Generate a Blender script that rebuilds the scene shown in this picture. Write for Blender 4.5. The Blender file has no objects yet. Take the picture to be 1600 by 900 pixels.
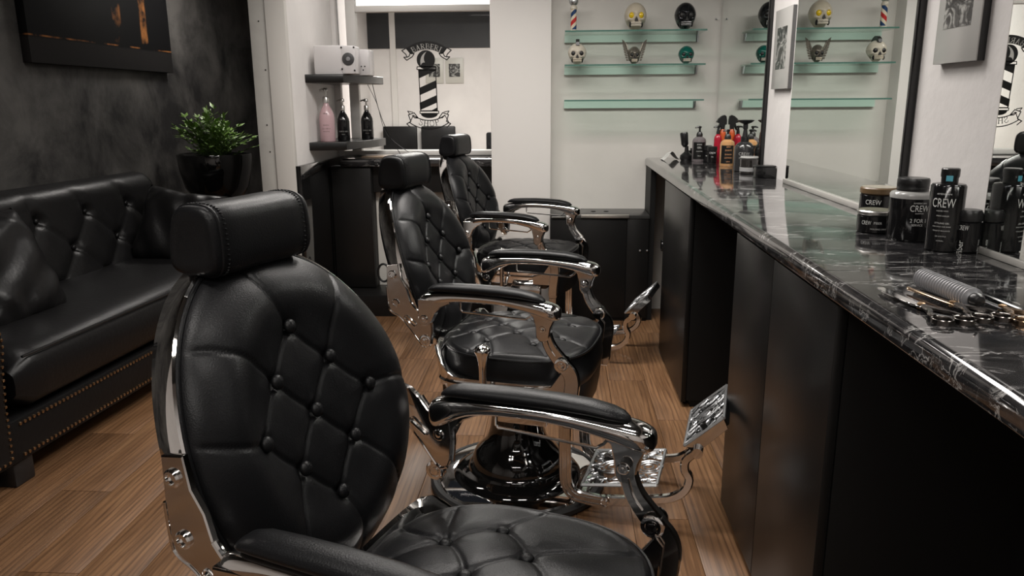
import bpy, bmesh, math, random
import numpy as np
from mathutils import Vector, Matrix
from mathutils.geometry import tessellate_polygon
random.seed(7)
PI = math.pi
C = bpy.context.scene.collection
SC = bpy.context.scene

# ------------------------------------------------------------------ camera
def make_camera():
    yaw, pitch, roll = math.radians(3.45), math.radians(13.5), math.radians(.35)
    fw = Vector((-math.sin(yaw)*math.cos(pitch), math.cos(yaw)*math.cos(pitch), -math.sin(pitch)))
    r = Vector((math.cos(yaw), math.sin(yaw), 0)); u = r.cross(fw)
    r2 = r*math.cos(roll)-u*math.sin(roll); u2 = u*math.cos(roll)+r*math.sin(roll)
    m = Matrix((r2, u2, -fw)).transposed().to_4x4(); m.translation = (0, 0, 1.25)
    cd = bpy.data.cameras.new('camera'); cd.sensor_width = 36; cd.lens = 1210/1600*36
    cd.clip_start = .02
    co = bpy.data.objects.new('camera', cd); co.matrix_world = m; C.objects.link(co); SC.camera = co
make_camera()

# ------------------------------------------------------------------ world, light, exposure
w = bpy.data.worlds.new('world'); SC.world = w; w.use_nodes = True
w.node_tree.nodes['Background'].inputs[0].default_value = (.75, .8, 1, 1)
w.node_tree.nodes['Background'].inputs[1].default_value = .012
SC.view_settings.view_transform = 'Standard'; SC.view_settings.look = 'None'
SC.view_settings.gamma = 1; SC.view_settings.use_curve_mapping = False
SC.view_settings.exposure = 0.18
SC.cycles.use_denoising = True
SC.cycles.max_bounces = 8; SC.cycles.glossy_bounces = 6; SC.cycles.transmission_bounces = 8
SC.cycles.sample_clamp_indirect = 4
def area(name, loc, sx, sy, power, col=(1, .95, .90), rot=(0, 0, 0), spread=180):
    l = bpy.data.lights.new(name, 'AREA'); l.shape = 'RECTANGLE'; l.size = sx; l.size_y = sy
    l.energy = power; l.color = col; l.spread = math.radians(spread)
    o = bpy.data.objects.new(name, l); o.location = loc; o.rotation_euler = rot; C.objects.link(o); return o
CEIL = 2.40; CEIL2 = 2.62
LIGHTS = [  # kind, x, y, sx, sy, power, spread
    ('tube', -.35, -.5, 1.6, .09, 22, 170),  # added behind the viewer to put a sheen on the headrests
    ('panel', .10, 3.10, .9, .5, 31, 160),
    ('panel', -.75, 3.10, .6, .4, 15, 160),
    ('panel', .25, 2.2, .5, .16, 7.5, 140),
    ('panel', -.75, 2.2, .5, .16, 4.5, 140),
    ('panel', .25, .8, .5, .16, 5.5, 140),
    ('panel', -.75, .75, .5, .16, 6, 140),
    ('panel', -1.75, 3.0, .5, .16, 4, 150),
    ('panel', -1.95, 5.3, .5, .16, 17, 150),  # added to brighten the dark left wall and the plant
    ('panel', -.95, 4.45, .3, .12, 4, 150),
    ('rear_fill', -1.0, 8.2, 1.2, .5, 175, 175),  # unseen fill lamp added to brighten the room behind the window
]
for i, (k, x, y, sx, sy, p, sp) in enumerate(LIGHTS):
    area('ceiling_lamp_light', (x, y, (CEIL2 if k == 'rear_fill' else CEIL)-.055), sx, sy, p, spread=sp)

# ------------------------------------------------------------------ materials
def mat(name, col, rough=.5, metal=0., spec=.5, bump=None, trans=0., emis=None, ior=None, coat=0.):
    m = bpy.data.materials.new(name); m.use_nodes = True
    nt = m.node_tree; b = nt.nodes['Principled BSDF']
    b.inputs['Base Color'].default_value = (*col, 1); b.inputs['Roughness'].default_value = rough
    b.inputs['Metallic'].default_value = metal; b.inputs['Specular IOR Level'].default_value = spec
    b.inputs['Coat Weight'].default_value = coat
    if trans: b.inputs['Transmission Weight'].default_value = trans
    if ior: b.inputs['IOR'].default_value = ior
    if emis: b.inputs['Emission Color'].default_value = (*emis[0], 1); b.inputs['Emission Strength'].default_value = emis[1]
    if bump:
        sc, st, det = bump
        tc = nt.nodes.new('ShaderNodeTexCoord'); n = nt.nodes.new('ShaderNodeTexNoise')
        n.inputs['Scale'].default_value = sc; n.inputs['Detail'].default_value = det
        bp = nt.nodes.new('ShaderNodeBump'); bp.inputs['Strength'].default_value = st; bp.inputs['Distance'].default_value = .002
        nt.links.new(tc.outputs['Object'], n.inputs['Vector']); nt.links.new(n.outputs[0], bp.inputs['Height'])
        nt.links.new(bp.outputs[0], b.inputs['Normal'])
    return m
def N(m, t, **k):
    n = m.node_tree.nodes.new(t)
    for a, v in k.items(): setattr(n, a, v)
    return n
def L(m, a, b): m.node_tree.links.new(a, b)
def ramp(m, stops):
    r = N(m, 'ShaderNodeValToRGB'); e = r.color_ramp.elements
    while len(e) < len(stops): e.new(.5)
    for i, (p, c) in enumerate(stops):
        e[i].position = p; e[i].color = (*c, 1) if len(c) == 3 else c
    return r
def BS(m): return m.node_tree.nodes['Principled BSDF']

leather = mat('black_leather', (.0055, .0056, .0062), .36, spec=.18, bump=(420, .22, 3))
leather_b = mat('sofa_leather', (.006, .0058, .006), .36, spec=.20, bump=(60, .5, 4))
chrome = mat('chrome', (.78, .77, .76), .07, 1.)
chrome_pol = mat('polished_chrome', (.85, .84, .83), .04, 1.)
chrome_cast = mat('cast_chrome', (.74, .72, .70), .10, 1., bump=(14, .35, 2))
steel_dull = mat('cast_aluminium', (.50, .51, .52), .38, 1.)
gloss_black = mat('gloss_black_enamel', (.006, .006, .006), .06, coat=.5)
rubber = mat('black_rubber', (.012, .012, .012), .55)
blk = mat('black_plastic', (.010, .010, .0105), .3)
blk_gloss = mat('glossy_black_plastic', (.007, .007, .0075), .12)
cab = mat('black_laminate', (.0075, .0072, .007), .33, spec=.3, bump=(90, .05, 2))
cab_dark = mat('matt_black_board', (.005, .005, .005), .6, spec=.3)
blackedge = mat('black_edge', (.006, .006, .006), .35)
white_paint = mat('white_paint', (.62, .60, .575), .55, bump=(30, .12, 3))
mirror_m = mat('mirror_silver', (.86, .89, .87), .0, 1.)
alu = mat('satin_aluminium', (.5, .49, .47), .3, 1.)
white_pl = mat('white_plastic', (.62, .60, .60), .3)
gold = mat('gold_tint_steel', (.75, .55, .38), .18, 1.)
brass = mat('aged_brass', (.42, .27, .15), .3, 1.)
def plaster(name, a, b, sc=3.0, rough=.7, bs=.35):
    m = mat(name, a, rough, spec=.3)
    tc = N(m, 'ShaderNodeTexCoord'); n = N(m, 'ShaderNodeTexNoise'); n.inputs['Scale'].default_value = sc; n.inputs['Detail'].default_value = 8
    n.inputs['Roughness'].default_value = .65; n.inputs['Distortion'].default_value = .4
    r = ramp(m, [(.36, a), (.64, b)]); n2 = N(m, 'ShaderNodeTexNoise'); n2.inputs['Scale'].default_value = 28; n2.inputs['Detail'].default_value = 6
    bp = N(m, 'ShaderNodeBump'); bp.inputs['Strength'].default_value = bs; bp.inputs['Distance'].default_value = .004
    L(m, tc.outputs['Object'], n.inputs['Vector']); L(m, tc.outputs['Object'], n2.inputs['Vector'])
    L(m, n.outputs[0], r.inputs[0]); L(m, r.outputs[0], BS(m).inputs['Base Color'])
    L(m, n2.outputs[0], bp.inputs['Height']); L(m, bp.outputs[0], BS(m).inputs['Normal']); return m
wall_dark = plaster('dark_concrete_plaster', (.014, .0135, .0135), (.082, .078, .073), 2.4, .62, .5)
wall_white = plaster('white_plaster', (.63, .605, .59), (.70, .675, .655), 2, .7, .3)
wall_far_m = plaster('far_white_wall', (.60, .585, .545), (.64, .62, .58), 1.2, .6, .06)
grey_board = plaster('grey_board', (.33, .32, .30), (.38, .37, .345), 4, .6, .1)
dark_board = plaster('dark_board', (.022, .023, .025), (.035, .036, .038), 2, .5, .1)
ceil_m = mat('ceiling_paint', (.06, .059, .058), .8)

def make_marble():
    m = mat('black_marble', (.01, .01, .01), .09, spec=.75, coat=.6)
    BS(m).inputs['Coat Roughness'].default_value = .03
    tc = N(m, 'ShaderNodeTexCoord'); mp = N(m, 'ShaderNodeMapping'); mp.inputs['Scale'].default_value = (7, 20, 20)
    mp.inputs['Rotation'].default_value = (0, 0, .12)
    L(m, tc.outputs['Object'], mp.inputs['Vector'])
    n = N(m, 'ShaderNodeTexNoise'); n.inputs['Scale'].default_value = 1.; n.inputs['Detail'].default_value = 9; n.inputs['Roughness'].default_value = .7; n.inputs['Distortion'].default_value = 1.2
    L(m, mp.outputs[0], n.inputs['Vector'])
    base = ramp(m, [(.35, (.006, .006, .007)), (.62, (.028, .027, .028)), (.8, (.05, .048, .048))])
    L(m, n.outputs[0], base.inputs[0])
    n2 = N(m, 'ShaderNodeTexNoise'); n2.inputs['Scale'].default_value = 1.7; n2.inputs['Detail'].default_value = 5; n2.inputs['Distortion'].default_value = .9; n2.inputs['Roughness'].default_value = .6
    L(m, mp.outputs[0], n2.inputs['Vector'])
    sub = N(m, 'ShaderNodeMath', operation='SUBTRACT'); sub.inputs[1].default_value = .56; L(m, n2.outputs[0], sub.inputs[0])
    ab = N(m, 'ShaderNodeMath', operation='ABSOLUTE'); L(m, sub.outputs[0], ab.inputs[0])
    vr = ramp(m, [(0, (1, 1, 1)), (.012, (.45, .45, .45)), (.035, (0, 0, 0))]); L(m, ab.outputs[0], vr.inputs[0])
    n3 = N(m, 'ShaderNodeTexNoise'); n3.inputs['Scale'].default_value = .8; n3.inputs['Detail'].default_value = 2; L(m, mp.outputs[0], n3.inputs['Vector'])
    vm = ramp(m, [(.44, (0, 0, 0)), (.6, (1, 1, 1))]); L(m, n3.outputs[0], vm.inputs[0])
    mul = N(m, 'ShaderNodeMath', operation='MULTIPLY'); L(m, vr.outputs[0], mul.inputs[0]); L(m, vm.outputs[0], mul.inputs[1])
    mx = N(m, 'ShaderNodeMixRGB'); mx.inputs[2].default_value = (.42, .41, .40, 1)
    L(m, mul.outputs[0], mx.inputs[0]); L(m, base.outputs[0], mx.inputs[1]); L(m, mx.outputs[0], BS(m).inputs['Base Color'])
    return m
marble = make_marble()

def make_wood():
    m = mat('oak_vinyl_plank', (.2, .11, .06), .42, spec=.45)
    geo = N(m, 'ShaderNodeNewGeometry'); oi = N(m, 'ShaderNodeObjectInfo')
    off = N(m, 'ShaderNodeVectorMath', operation='SCALE'); off.inputs[0].default_value = (7, 13, 5); L(m, oi.outputs['Random'], off.inputs['Scale'])
    ad = N(m, 'ShaderNodeVectorMath', operation='ADD'); L(m, geo.outputs['Position'], ad.inputs[0]); L(m, off.outputs[0], ad.inputs[1])
    def noise(scale, s=1, det=6, dist=0.):
        mp = N(m, 'ShaderNodeMapping'); mp.inputs['Scale'].default_value = scale; L(m, ad.outputs[0], mp.inputs['Vector'])
        n = N(m, 'ShaderNodeTexNoise'); n.inputs['Scale'].default_value = s; n.inputs['Detail'].default_value = det; n.inputs['Distortion'].default_value = dist
        L(m, mp.outputs[0], n.inputs['Vector']); return n, mp
    n1, _ = noise((110, 3.5, 1), 1, 8, .3)
    n2, _ = noise((5, .9, 1), 1, 5, .8)
    # cathedral figure
    mp = N(m, 'ShaderNodeMapping'); mp.inputs['Scale'].default_value = (1, .16, 1); L(m, ad.outputs[0], mp.inputs['Vector'])
    wv = N(m, 'ShaderNodeTexWave', wave_type='BANDS', bands_direction='X'); wv.inputs['Scale'].default_value = 17; wv.inputs['Distortion'].default_value = 9; wv.inputs['Detail'].default_value = 3; wv.inputs['Detail Scale'].default_value = .55
    L(m, mp.outputs[0], wv.inputs['Vector'])
    r1 = ramp(m, [(.2, (.095, .047, .020)), (.5, (.185, .098, .047)), (.8, (.275, .16, .083))]); L(m, n2.outputs[0], r1.inputs[0])
    r2 = ramp(m, [(.3, (.55, .52, .5)), (.7, (1.05, 1.05, 1.05))]); L(m, n1.outputs[0], r2.inputs[0])
    r3 = ramp(m, [(.0, (.62, .58, .55)), (.35, (1, 1, 1)), (1, (1.05, 1.03, 1.0))]); L(m, wv.outputs[0], r3.inputs[0])
    r4 = ramp(m, [(0, (.88, .87, .86)), (1, (1.1, 1.1, 1.1))]); L(m, oi.outputs['Random'], r4.inputs[0])
    a = N(m, 'ShaderNodeMixRGB', blend_type='MULTIPLY'); a.inputs[0].default_value = 1; L(m, r1.outputs[0], a.inputs[1]); L(m, r2.outputs[0], a.inputs[2])
    b = N(m, 'ShaderNodeMixRGB', blend_type='MULTIPLY'); b.inputs[0].default_value = .75; L(m, a.outputs[0], b.inputs[1]); L(m, r3.outputs[0], b.inputs[2])
    c = N(m, 'ShaderNodeMixRGB', blend_type='MULTIPLY'); c.inputs[0].default_value = 1; L(m, b.outputs[0], c.inputs[1]); L(m, r4.outputs[0], c.inputs[2])
    L(m, c.outputs[0], BS(m).inputs['Base Color'])
    bp = N(m, 'ShaderNodeBump'); bp.inputs['Strength'].default_value = .25; bp.inputs['Distance'].default_value = .001; L(m, n1.outputs[0], bp.inputs['Height']); L(m, bp.outputs[0], BS(m).inputs['Normal'])
    return m
wood = make_wood()

def photo_mat(name, seed, sc=9):
    m = mat(name, (.1, .1, .1), .25)
    tc = N(m, 'ShaderNodeTexCoord'); mp = N(m, 'ShaderNodeMapping'); mp.inputs['Location'].default_value = (seed, seed*2, seed); L(m, tc.outputs['Object'], mp.inputs[0])
    n = N(m, 'ShaderNodeTexNoise'); n.inputs['Scale'].default_value = sc; n.inputs['Detail'].default_value = 5; n.inputs['Distortion'].default_value = 2.4
    L(m, mp.outputs[0], n.inputs['Vector'])
    r = ramp(m, [(.36, (.012, .012, .012)), (.5, (.06, .06, .058)), (.58, (.2, .2, .19)), (.66, (.34, .34, .32))]); L(m, n.outputs[0], r.inputs[0]); L(m, r.outputs[0], BS(m).inputs['Base Color']); return m

# ------------------------------------------------------------------ mesh builder
class MB:
    def __init__(s): s.v = []; s.f = []
    def add(s, vs, fs):
        o = len(s.v); s.v += [tuple(v) for v in vs]; s.f += [tuple(i+o for i in f) for f in fs]; return s
    def box(s, x0, x1, y0, y1, z0, z1, c=0.):
        if c <= 0:
            vs = [(x, y, z) for z in (z0, z1) for y in (y0, y1) for x in (x0, x1)]
            return s.add(vs, [(0, 2, 3, 1), (4, 5, 7, 6), (0, 1, 5, 4), (2, 6, 7, 3), (0, 4, 6, 2), (1, 3, 7, 5)])
        bm = bmesh.new(); bmesh.ops.create_cube(bm, size=1)
        bmesh.ops.scale(bm, vec=(x1-x0, y1-y0, z1-z0), verts=bm.verts)
        bmesh.ops.translate(bm, vec=((x0+x1)/2, (y0+y1)/2, (z0+z1)/2), verts=bm.verts)
        bmesh.ops.bevel(bm, geom=bm.edges[:], offset=c, segments=2, affect='EDGES', profile=.5)
        bm.verts.index_update(); r = s.add([v.co for v in bm.verts], [[v.index for v in f.verts] for f in bm.faces]); bm.free(); return r
    def loft(s, rings, close=False, cap=True):
        n = len(rings[0]); vs = [p for r in rings for p in r]; fs = []
        m = len(rings)
        for i in range(m if close else m-1):
            a, b = i*n, ((i+1) % m)*n
            for j in range(n):
                k = (j+1) % n; fs.append((a+j, a+k, b+k, b+j))
        if cap and not close: fs.append(tuple(reversed(range(n)))); fs.append(tuple(range((m-1)*n, m*n)))
        return s.add(vs, fs)
    def tube(s, path, r, n=10, close=False):
        P = [Vector(p) for p in path]; m = len(P)
        R = r if isinstance(r, (list, tuple)) else [r]*m
        T = []
        for i in range(m):
            a = P[(i-1) % m] if (close or i > 0) else P[i]; b = P[(i+1) % m] if (close or i < m-1) else P[i]
            T.append((b-a).normalized())
        up = Vector((0, 0, 1)) if abs(T[0].z) < .9 else Vector((1, 0, 0))
        u = T[0].cross(up).normalized(); rings = []
        for i in range(m):
            u = (u - T[i]*u.dot(T[i])).normalized(); v = T[i].cross(u)
            rings.append([P[i]+(u*math.cos(2*PI*k/n)+v*math.sin(2*PI*k/n))*R[i] for k in range(n)])
        return s.loft(rings, close=close)
    def lathe(s, prof, n=32, c=(0, 0, 0), axis='z', caps=True):
        rings = []
        for r, z in prof:
            r = max(r, 1e-5); ring = []
            for k in range(n):
                a = 2*PI*k/n; x, y = r*math.cos(a), r*math.sin(a)
                if axis == 'z': p = (c[0]+x, c[1]+y, c[2]+z)
                elif axis == 'y': p = (c[0]+x, c[1]+z, c[2]-y)
                else: p = (c[0]+z, c[1]+x, c[2]+y)
                ring.append(p)
            rings.append(ring)
        return s.loft(rings, cap=caps)
    def prism(s, poly, d0, d1, plane='xz', holes=(), c=.002):
        def to3(p, d):
            a, b = p
            return {'xz': (a, d, b), 'xy': (a, b, d), 'yz': (d, a, b)}[plane]
        def area2(q): return sum(q[i][0]*q[(i+1) % len(q)][1]-q[(i+1) % len(q)][0]*q[i][1] for i in range(len(q)))
        def inset(q, k):
            out = []; m = len(q); sg = 1 if area2(q) > 0 else -1
            for i in range(m):
                a, b, e = Vector(q[i-1]), Vector(q[i]), Vector(q[(i+1) % m])
                d1_, d2_ = (b-a), (e-b)
                if d1_.length < 1e-9 or d2_.length < 1e-9: out.append(tuple(b)); continue
                n1 = Vector((-d1_.y, d1_.x)).normalized()*sg; n2 = Vector((-d2_.y, d2_.x)).normalized()*sg
                nn = n1+n2
                if nn.length < 1e-6: nn = n1
                nn.normalize(); out.append(tuple(b+nn*k))
            return out
        loops = [list(poly)]+[list(h) for h in holes]
        base = len(s.v); capidx = {0: [], 1: []}
        for li, q in enumerate(loops):
            k = c if li == 0 else -c
            qi = inset(q, k) if c > 0 else q
            m = len(q); o = len(s.v)
            rings = [(qi, d0), (q, d0+c*(1 if d1 > d0 else -1)), (q, d1-c*(1 if d1 > d0 else -1)), (qi, d1)] if c > 0 else [(q, d0), (q, d1)]
            for pts, d in rings: s.v += [to3(p, d) for p in pts]
            for r in range(len(rings)-1):
                for j in range(m):
                    k2 = (j+1) % m; s.f.append((o+r*m+j, o+r*m+k2, o+(r+1)*m+k2, o+(r+1)*m+j))
            capidx[0] += list(range(o, o+m)); capidx[1] += list(range(o+(len(rings)-1)*m, o+len(rings)*m))
        flat = [[Vector((p[0], p[1], 0)) for p in (inset(q, c if li == 0 else -c) if c > 0 else q)] for li, q in enumerate(loops)]
        tris = tessellate_polygon(flat)
        for t in tris:
            s.f.append(tuple(capidx[0][i] for i in t)); s.f.append(tuple(capidx[1][i] for i in reversed(t)))
        return s
    def sphere(s, c, rx, ry=None, rz=None, n=16, m=10):
        ry = ry or rx; rz = rz or rx; rings = []
        for i in range(m+1):
            t = PI*i/m; z = -math.cos(t); r = max(math.sin(t), 1e-4)
            rings.append([(c[0]+rx*r*math.cos(2*PI*k/n), c[1]+ry*r*math.sin(2*PI*k/n), c[2]+rz*z) for k in range(n)])
        return s.loft(rings)
    def xf(s, M):
        s.v = [tuple(M @ Vector(v)) for v in s.v]; return s
    def mesh(s, name, m, sharp=38, smooth=True):
        bm = bmesh.new(); vs = [bm.verts.new(v) for v in s.v]
        for f in s.f:
            if len(set(f)) < 3: continue
            try: bm.faces.new([vs[i] for i in f])
            except ValueError: pass
        bmesh.ops.remove_doubles(bm, verts=bm.verts, dist=1e-5)
        bmesh.ops.recalc_face_normals(bm, faces=bm.faces)
        if smooth:
            lim = math.radians(sharp)
            for f in bm.faces: f.smooth = True
            for e in bm.edges:
                if len(e.link_faces) == 2:
                    if e.calc_face_angle(0) > lim: e.smooth = False
        me = bpy.data.meshes.new(name); bm.to_mesh(me); bm.free(); me.materials.append(m); return me
    def obj(s, name, m, parent=None, label=None, sharp=38, smooth=True):
        me = s.mesh(name, m, sharp, smooth)
        o = bpy.data.objects.new(name, me); C.objects.link(o)
        if parent is not None: o.parent = parent
        if label: o['label'] = label
        return o
def box(*a, **k): return MB().box(*a, **k)
def tag(o, label, cat, group=None):
    o['label'] = label; o['category'] = cat
    if group: o['group'] = group
    return o
def thing(name, label, cat, loc=(0, 0, 0), rz=0., group=None):
    o = bpy.data.objects.new(name, None); C.objects.link(o); o.location = loc; o.rotation_euler = (0, 0, rz)
    o.empty_display_size = .05
    return tag(o, label, cat, group)
def struct(o): o['kind'] = 'structure'; return o
def copy_tree(o, parent=None):
    c = o.copy(); C.objects.link(c); c.parent = parent
    for ch in list(o.children): copy_tree(ch, c)
    return c
def arc(cx, cy, r, a0, a1, n): return [(cx+r*math.cos(a0+(a1-a0)*i/n), cy+r*math.sin(a0+(a1-a0)*i/n)) for i in range(n+1)]
def smoothpath(pts, k=6):
    P = [Vector(p) for p in pts]; out = []
    for i in range(len(P)-1):
        p0 = P[max(i-1, 0)]; p1 = P[i]; p2 = P[i+1]; p3 = P[min(i+2, len(P)-1)]
        for j in range(k):
            t = j/k
            out.append(.5*((2*p1)+(p2-p0)*t+(2*p0-5*p1+4*p2-p3)*t*t+(3*p1-p0-3*p2+p3)*t**3))
    out.append(P[-1]); return out
def ribbon(path, w):
    P = [Vector(p) for p in path]; m = len(P); Wd = w if isinstance(w, (list, tuple)) else [w]*m
    l, r = [], []
    for i in range(m):
        t = (P[min(i+1, m-1)]-P[max(i-1, 0)]).normalized(); n = Vector((-t.y, t.x))
        l.append(tuple(P[i]+n*Wd[i]/2)); r.append(tuple(P[i]-n*Wd[i]/2))
    return l+r[::-1]

# ================================================================== SETTING
XW = .935; YF = 4.68; YM = 4.95; XL = -2.65; YR = -1.6
floor = struct(box(XL-.1, XW+.1, YR-.1, 7.0, -.06, -.006).obj('floor', mat('subfloor', (.02, .012, .008), .9)))
def floor_planks():
    W, Ln = .171, 1.22; x = -1.645-7*W; i = 0
    mesh_cache = {}
    while x < XW:
        y = YR-.3+((i*.37) % 1)*Ln*-1
        while y < 6.9:
            y0, y1 = max(y, YR), min(y+Ln, 6.9)
            if y1-y0 > .05 and not (x+W > .95 and False):
                k = round(y1-y0, 3)
                if k not in mesh_cache:
                    mesh_cache[k] = box(.0007, W-.0007, .0009, k-.0009, -.006, 0, c=.0007).mesh('plank', wood)
                o = bpy.data.objects.new('plank', mesh_cache[k]); o.location = (x, y0, 0); o.parent = floor; C.objects.link(o)
            y += Ln
        x += W; i += 1
floor_planks()
struct(box(XL-.1, XW+.1, YR-.1, YM+.1, CEIL, CEIL+.3).obj('ceiling', ceil_m))
struct(box(XL-.1, XL, .9, 7.0, 0, CEIL).obj('wall_left', wall_dark))
struct(box(XL-.1, XL, YR, .9, 0, CEIL).obj('wall_left_rear', wall_white))
struct(box(XL-.1, -1.56, YM+.1, 7.0, CEIL, CEIL+.3).obj('ceiling_left_far', ceil_m))
struct(box(XL-.1, XW+.1, YR-.1, YR, 0, CEIL).obj('wall_rear', wall_white))
struct(box(XW, XW+.1, YR, YF, 0, CEIL).obj('wall_right', plaster('right_white_plaster', (.53, .51, .50), (.60, .58, .565), 2, .7, .35)))
struct(box(-.045, XW+.1, YF, YF+.1, 0, CEIL2).obj('wall_far', wall_far_m))
struct(box(-.39, -.045, 4.55, YM+.1, 0, CEIL, c=.004).obj('wall_column', mat('column_paint', (.70, .675, .645), .55)))
# partition stub on the left with its pillar boards
struct(box(-1.56, -1.4, 4.12, YM+.1, 0, CEIL).obj('wall_partition', wall_white))
struct(box(-1.5, -1.397, 4.08, 4.12, 0, CEIL, c=.003).obj('trim_1', mat('pillar_paint', (.50, .48, .45), .6)))
t = struct(box(-1.588, -1.503, 4.09, 4.118, 0, CEIL, c=.003).obj('trim_2', grey_board))
mb = MB()
for z in (1.0, 1.14, 1.42, 1.66): mb.lathe([(.004, 0), (.004, -.002), (0, -.003)], 8, (-1.53+random.uniform(-.01, .02), 4.09, z), 'y')
mb.obj('nail', blackedge, t)
# trims in the alcove
struct(box(-1.4, -1.36, YM-.035, YM+.012, .925, CEIL, c=.003).obj('trim_3', wall_white))
struct(box(-1.36, -.39, YM-.03, YM+.10, .9255, .955, c=.003).obj('trim_4', white_paint))
struct(box(-1.4, -.39, YM+.012, YM+.1, 0, .925).obj('wall_alcove', wall_white))
# room behind the lettered window
YB = 11.1
struct(box(XL-.1, .6, 7.0, YB+.1, -.06, 0).obj('floor_back_room', mat('back_room_floor', (.12, .07, .04), .5)))
struct(box(XL-.1, .6, 7.0, YB+.1, CEIL2, CEIL2+.1).obj('ceiling_back_room', ceil_m))
struct(box(XL-.1, .6, YB, YB+.1, 0, CEIL2).obj('wall_back_room', wall_white))
struct(box(XL-.1, XL, 7.0, YB, 0, CEIL2).obj('wall_back_room_left', wall_white))
struct(box(.5, .6, YM+.1, YB, 0, CEIL2).obj('wall_back_room_right', wall_white))
struct(MB().box(-1.82, -1.78, 5.0, 7.0, 0, CEIL2).box(-1.78, -1.5, 5.0, 5.05, 0, CEIL2).obj('wall_light_block', wall_white))  # unseen walls added to keep back-room light off the dark left wall
struct(box(XL, -1.78, 6.95, 7.0, 0, CEIL).obj('wall_light_block_end', wall_dark))  # unseen end wall, also added to stop light spilling from the back room
struct(box(-2.34, -2.26, YB-.03, YB, 0, CEIL2).obj('trim_5', white_paint))
tag(box(XL+.001, -2.34, YB-.02, YB-.001, 1.98, 2.46).obj('wall_board', dark_board), 'short dark painted board high on the wall behind the lettered window, left of the white post', 'board')
tag(box(-2.26, .4, YB-.02, YB-.001, 1.98, 2.46).obj('wall_board', dark_board), 'long dark painted board high on the wall behind the lettered window', 'board')

tl = thing('tube_lamp', 'long glowing white tube lamp high behind the top of the lettered window', 'lamp', (-1.62, 9.95, 2.41))
box(-1.0, 1.0, -.05, .05, 0, .085, c=.01).obj('diffuser', mat('lit_diffuser', (.8, .8, .8), .5, emis=((1, .97, .94), 3.0)), tl)
box(-1.02, 1.02, -.03, .03, .086, CEIL2-2.412).obj('housing', white_pl, tl)
LN = {1: 'nearest the glass shelves', 2: 'over the farthest barber chair', 3: 'over the worktop jars', 4: 'over the middle barber chair', 5: 'over the near end of the worktop', 6: 'over the nearest barber chair', 7: 'over the sofa', 8: 'added over the potted plant to brighten the dark wall', 9: 'over the alcove counter'}
# ceiling lamps (housings)
for i, (k, x, y, sx, sy, p, sp) in enumerate(LIGHTS):
    mbx = MB(); CZ = CEIL2 if k == 'rear_fill' else CEIL
    a, b = sx/2+.02, sy/2+.02
    mbx.box(x-a, x+a, y-b, y+b, CZ-.045, CZ-.001)
    for (x0, x1, y0, y1) in ((x-a, x+a, y-b, y-b+.015), (x-a, x+a, y+b-.015, y+b), (x-a, x-a+.015, y-b, y+b), (x+a-.015, x+a, y-b, y+b)):
        mbx.box(x0, x1, y0, y1, CZ-.065, CZ-.045)
    o = mbx.obj('ceiling_lamp', white_pl)
    tag(o, {'tube': 'long white tube lamp added on the ceiling behind the viewer for headrest sheen', 'rear_fill': 'wide white fill lamp added on the ceiling of the room behind the lettered window'}.get(k, 'small rectangular white ceiling lamp, %s' % LN.get(i)), 'lamp', None if k != 'panel' else 'small ceiling lamps')

# ================================================================== RIGHT: worktop, cabinets, mirrors
def rounded_slab(y0, y1, x0=.513, x1=XW-.001, z0=.885, z1=.925):
    pts = [(x1, z0), (x1, z1)]
    pts += [(x0+.016-.016*math.sin(a), z1-.016+.016*math.cos(a)) for a in [PI/2*i/6 for i in range(7)]]
    pts += [(x0+.004-.004*math.cos(a), z0+.004-.004*math.sin(a)) for a in [PI/2*i/3 for i in range(4)]]
    m = MB(); rings = [[(p[0], y, p[1]) for p in pts] for y in (y0, y1)]
    return m.loft(rings)
wt = thing('worktop', 'long black marble worktop with white veins along the mirrored wall', 'worktop', (0, 0, 0))
for (a, b) in ((-.6, 1.518), (1.521, 2.688), (2.691, YF-.001)):
    rounded_slab(a, b).obj('slab', marble, wt)
upst = mat('mirror_foot_trim', (.33, .32, .30), .25)
struct(box(.905, XW-.0005, 2.147, 3.203, .9252, .9435, c=.002).obj('trim_7', upst))
struct(box(.910, XW-.0005, .55, 1.713, .9252, .9395, c=.002).obj('trim_10', upst))
def cabinet(y0, y1, splits, label, ztop=.878):
    t = thing('cabinet', label, 'cabinet', (.53, y0, 0))
    box(.012, .40, .002, y1-y0-.002, .03, ztop-.005).obj('body', cab_dark, t)
    box(.03, .40, .01, y1-y0-.01, 0, .03).obj('plinth', cab_dark, t)
    e = [0]+[s-y0 for s in splits]+[y1-y0]
    for a, b in zip(e[:-1], e[1:]):
        box(-.01, .010, a+.002, b-.002, .022, ztop, c=.0015).obj('door', cab, t)
    return t
cabinet(3.08, 3.82, [], 'black laminate cabinet under the worktop nearest the far wall')
cabinet(1.42, 2.26, [1.862], 'black laminate cabinet with two flush doors under the worktop, in front of the jars')
struct(box(.905, XW-.001, -.6, YF-.001, 0, .884).obj('trim_8', cab_dark))
tag(box(.52, .55, 4.42, YF-.002, 0, .884).obj('end_panel', cab_dark), 'thin black end panel holding the worktop against the far wall', 'panel')
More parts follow.
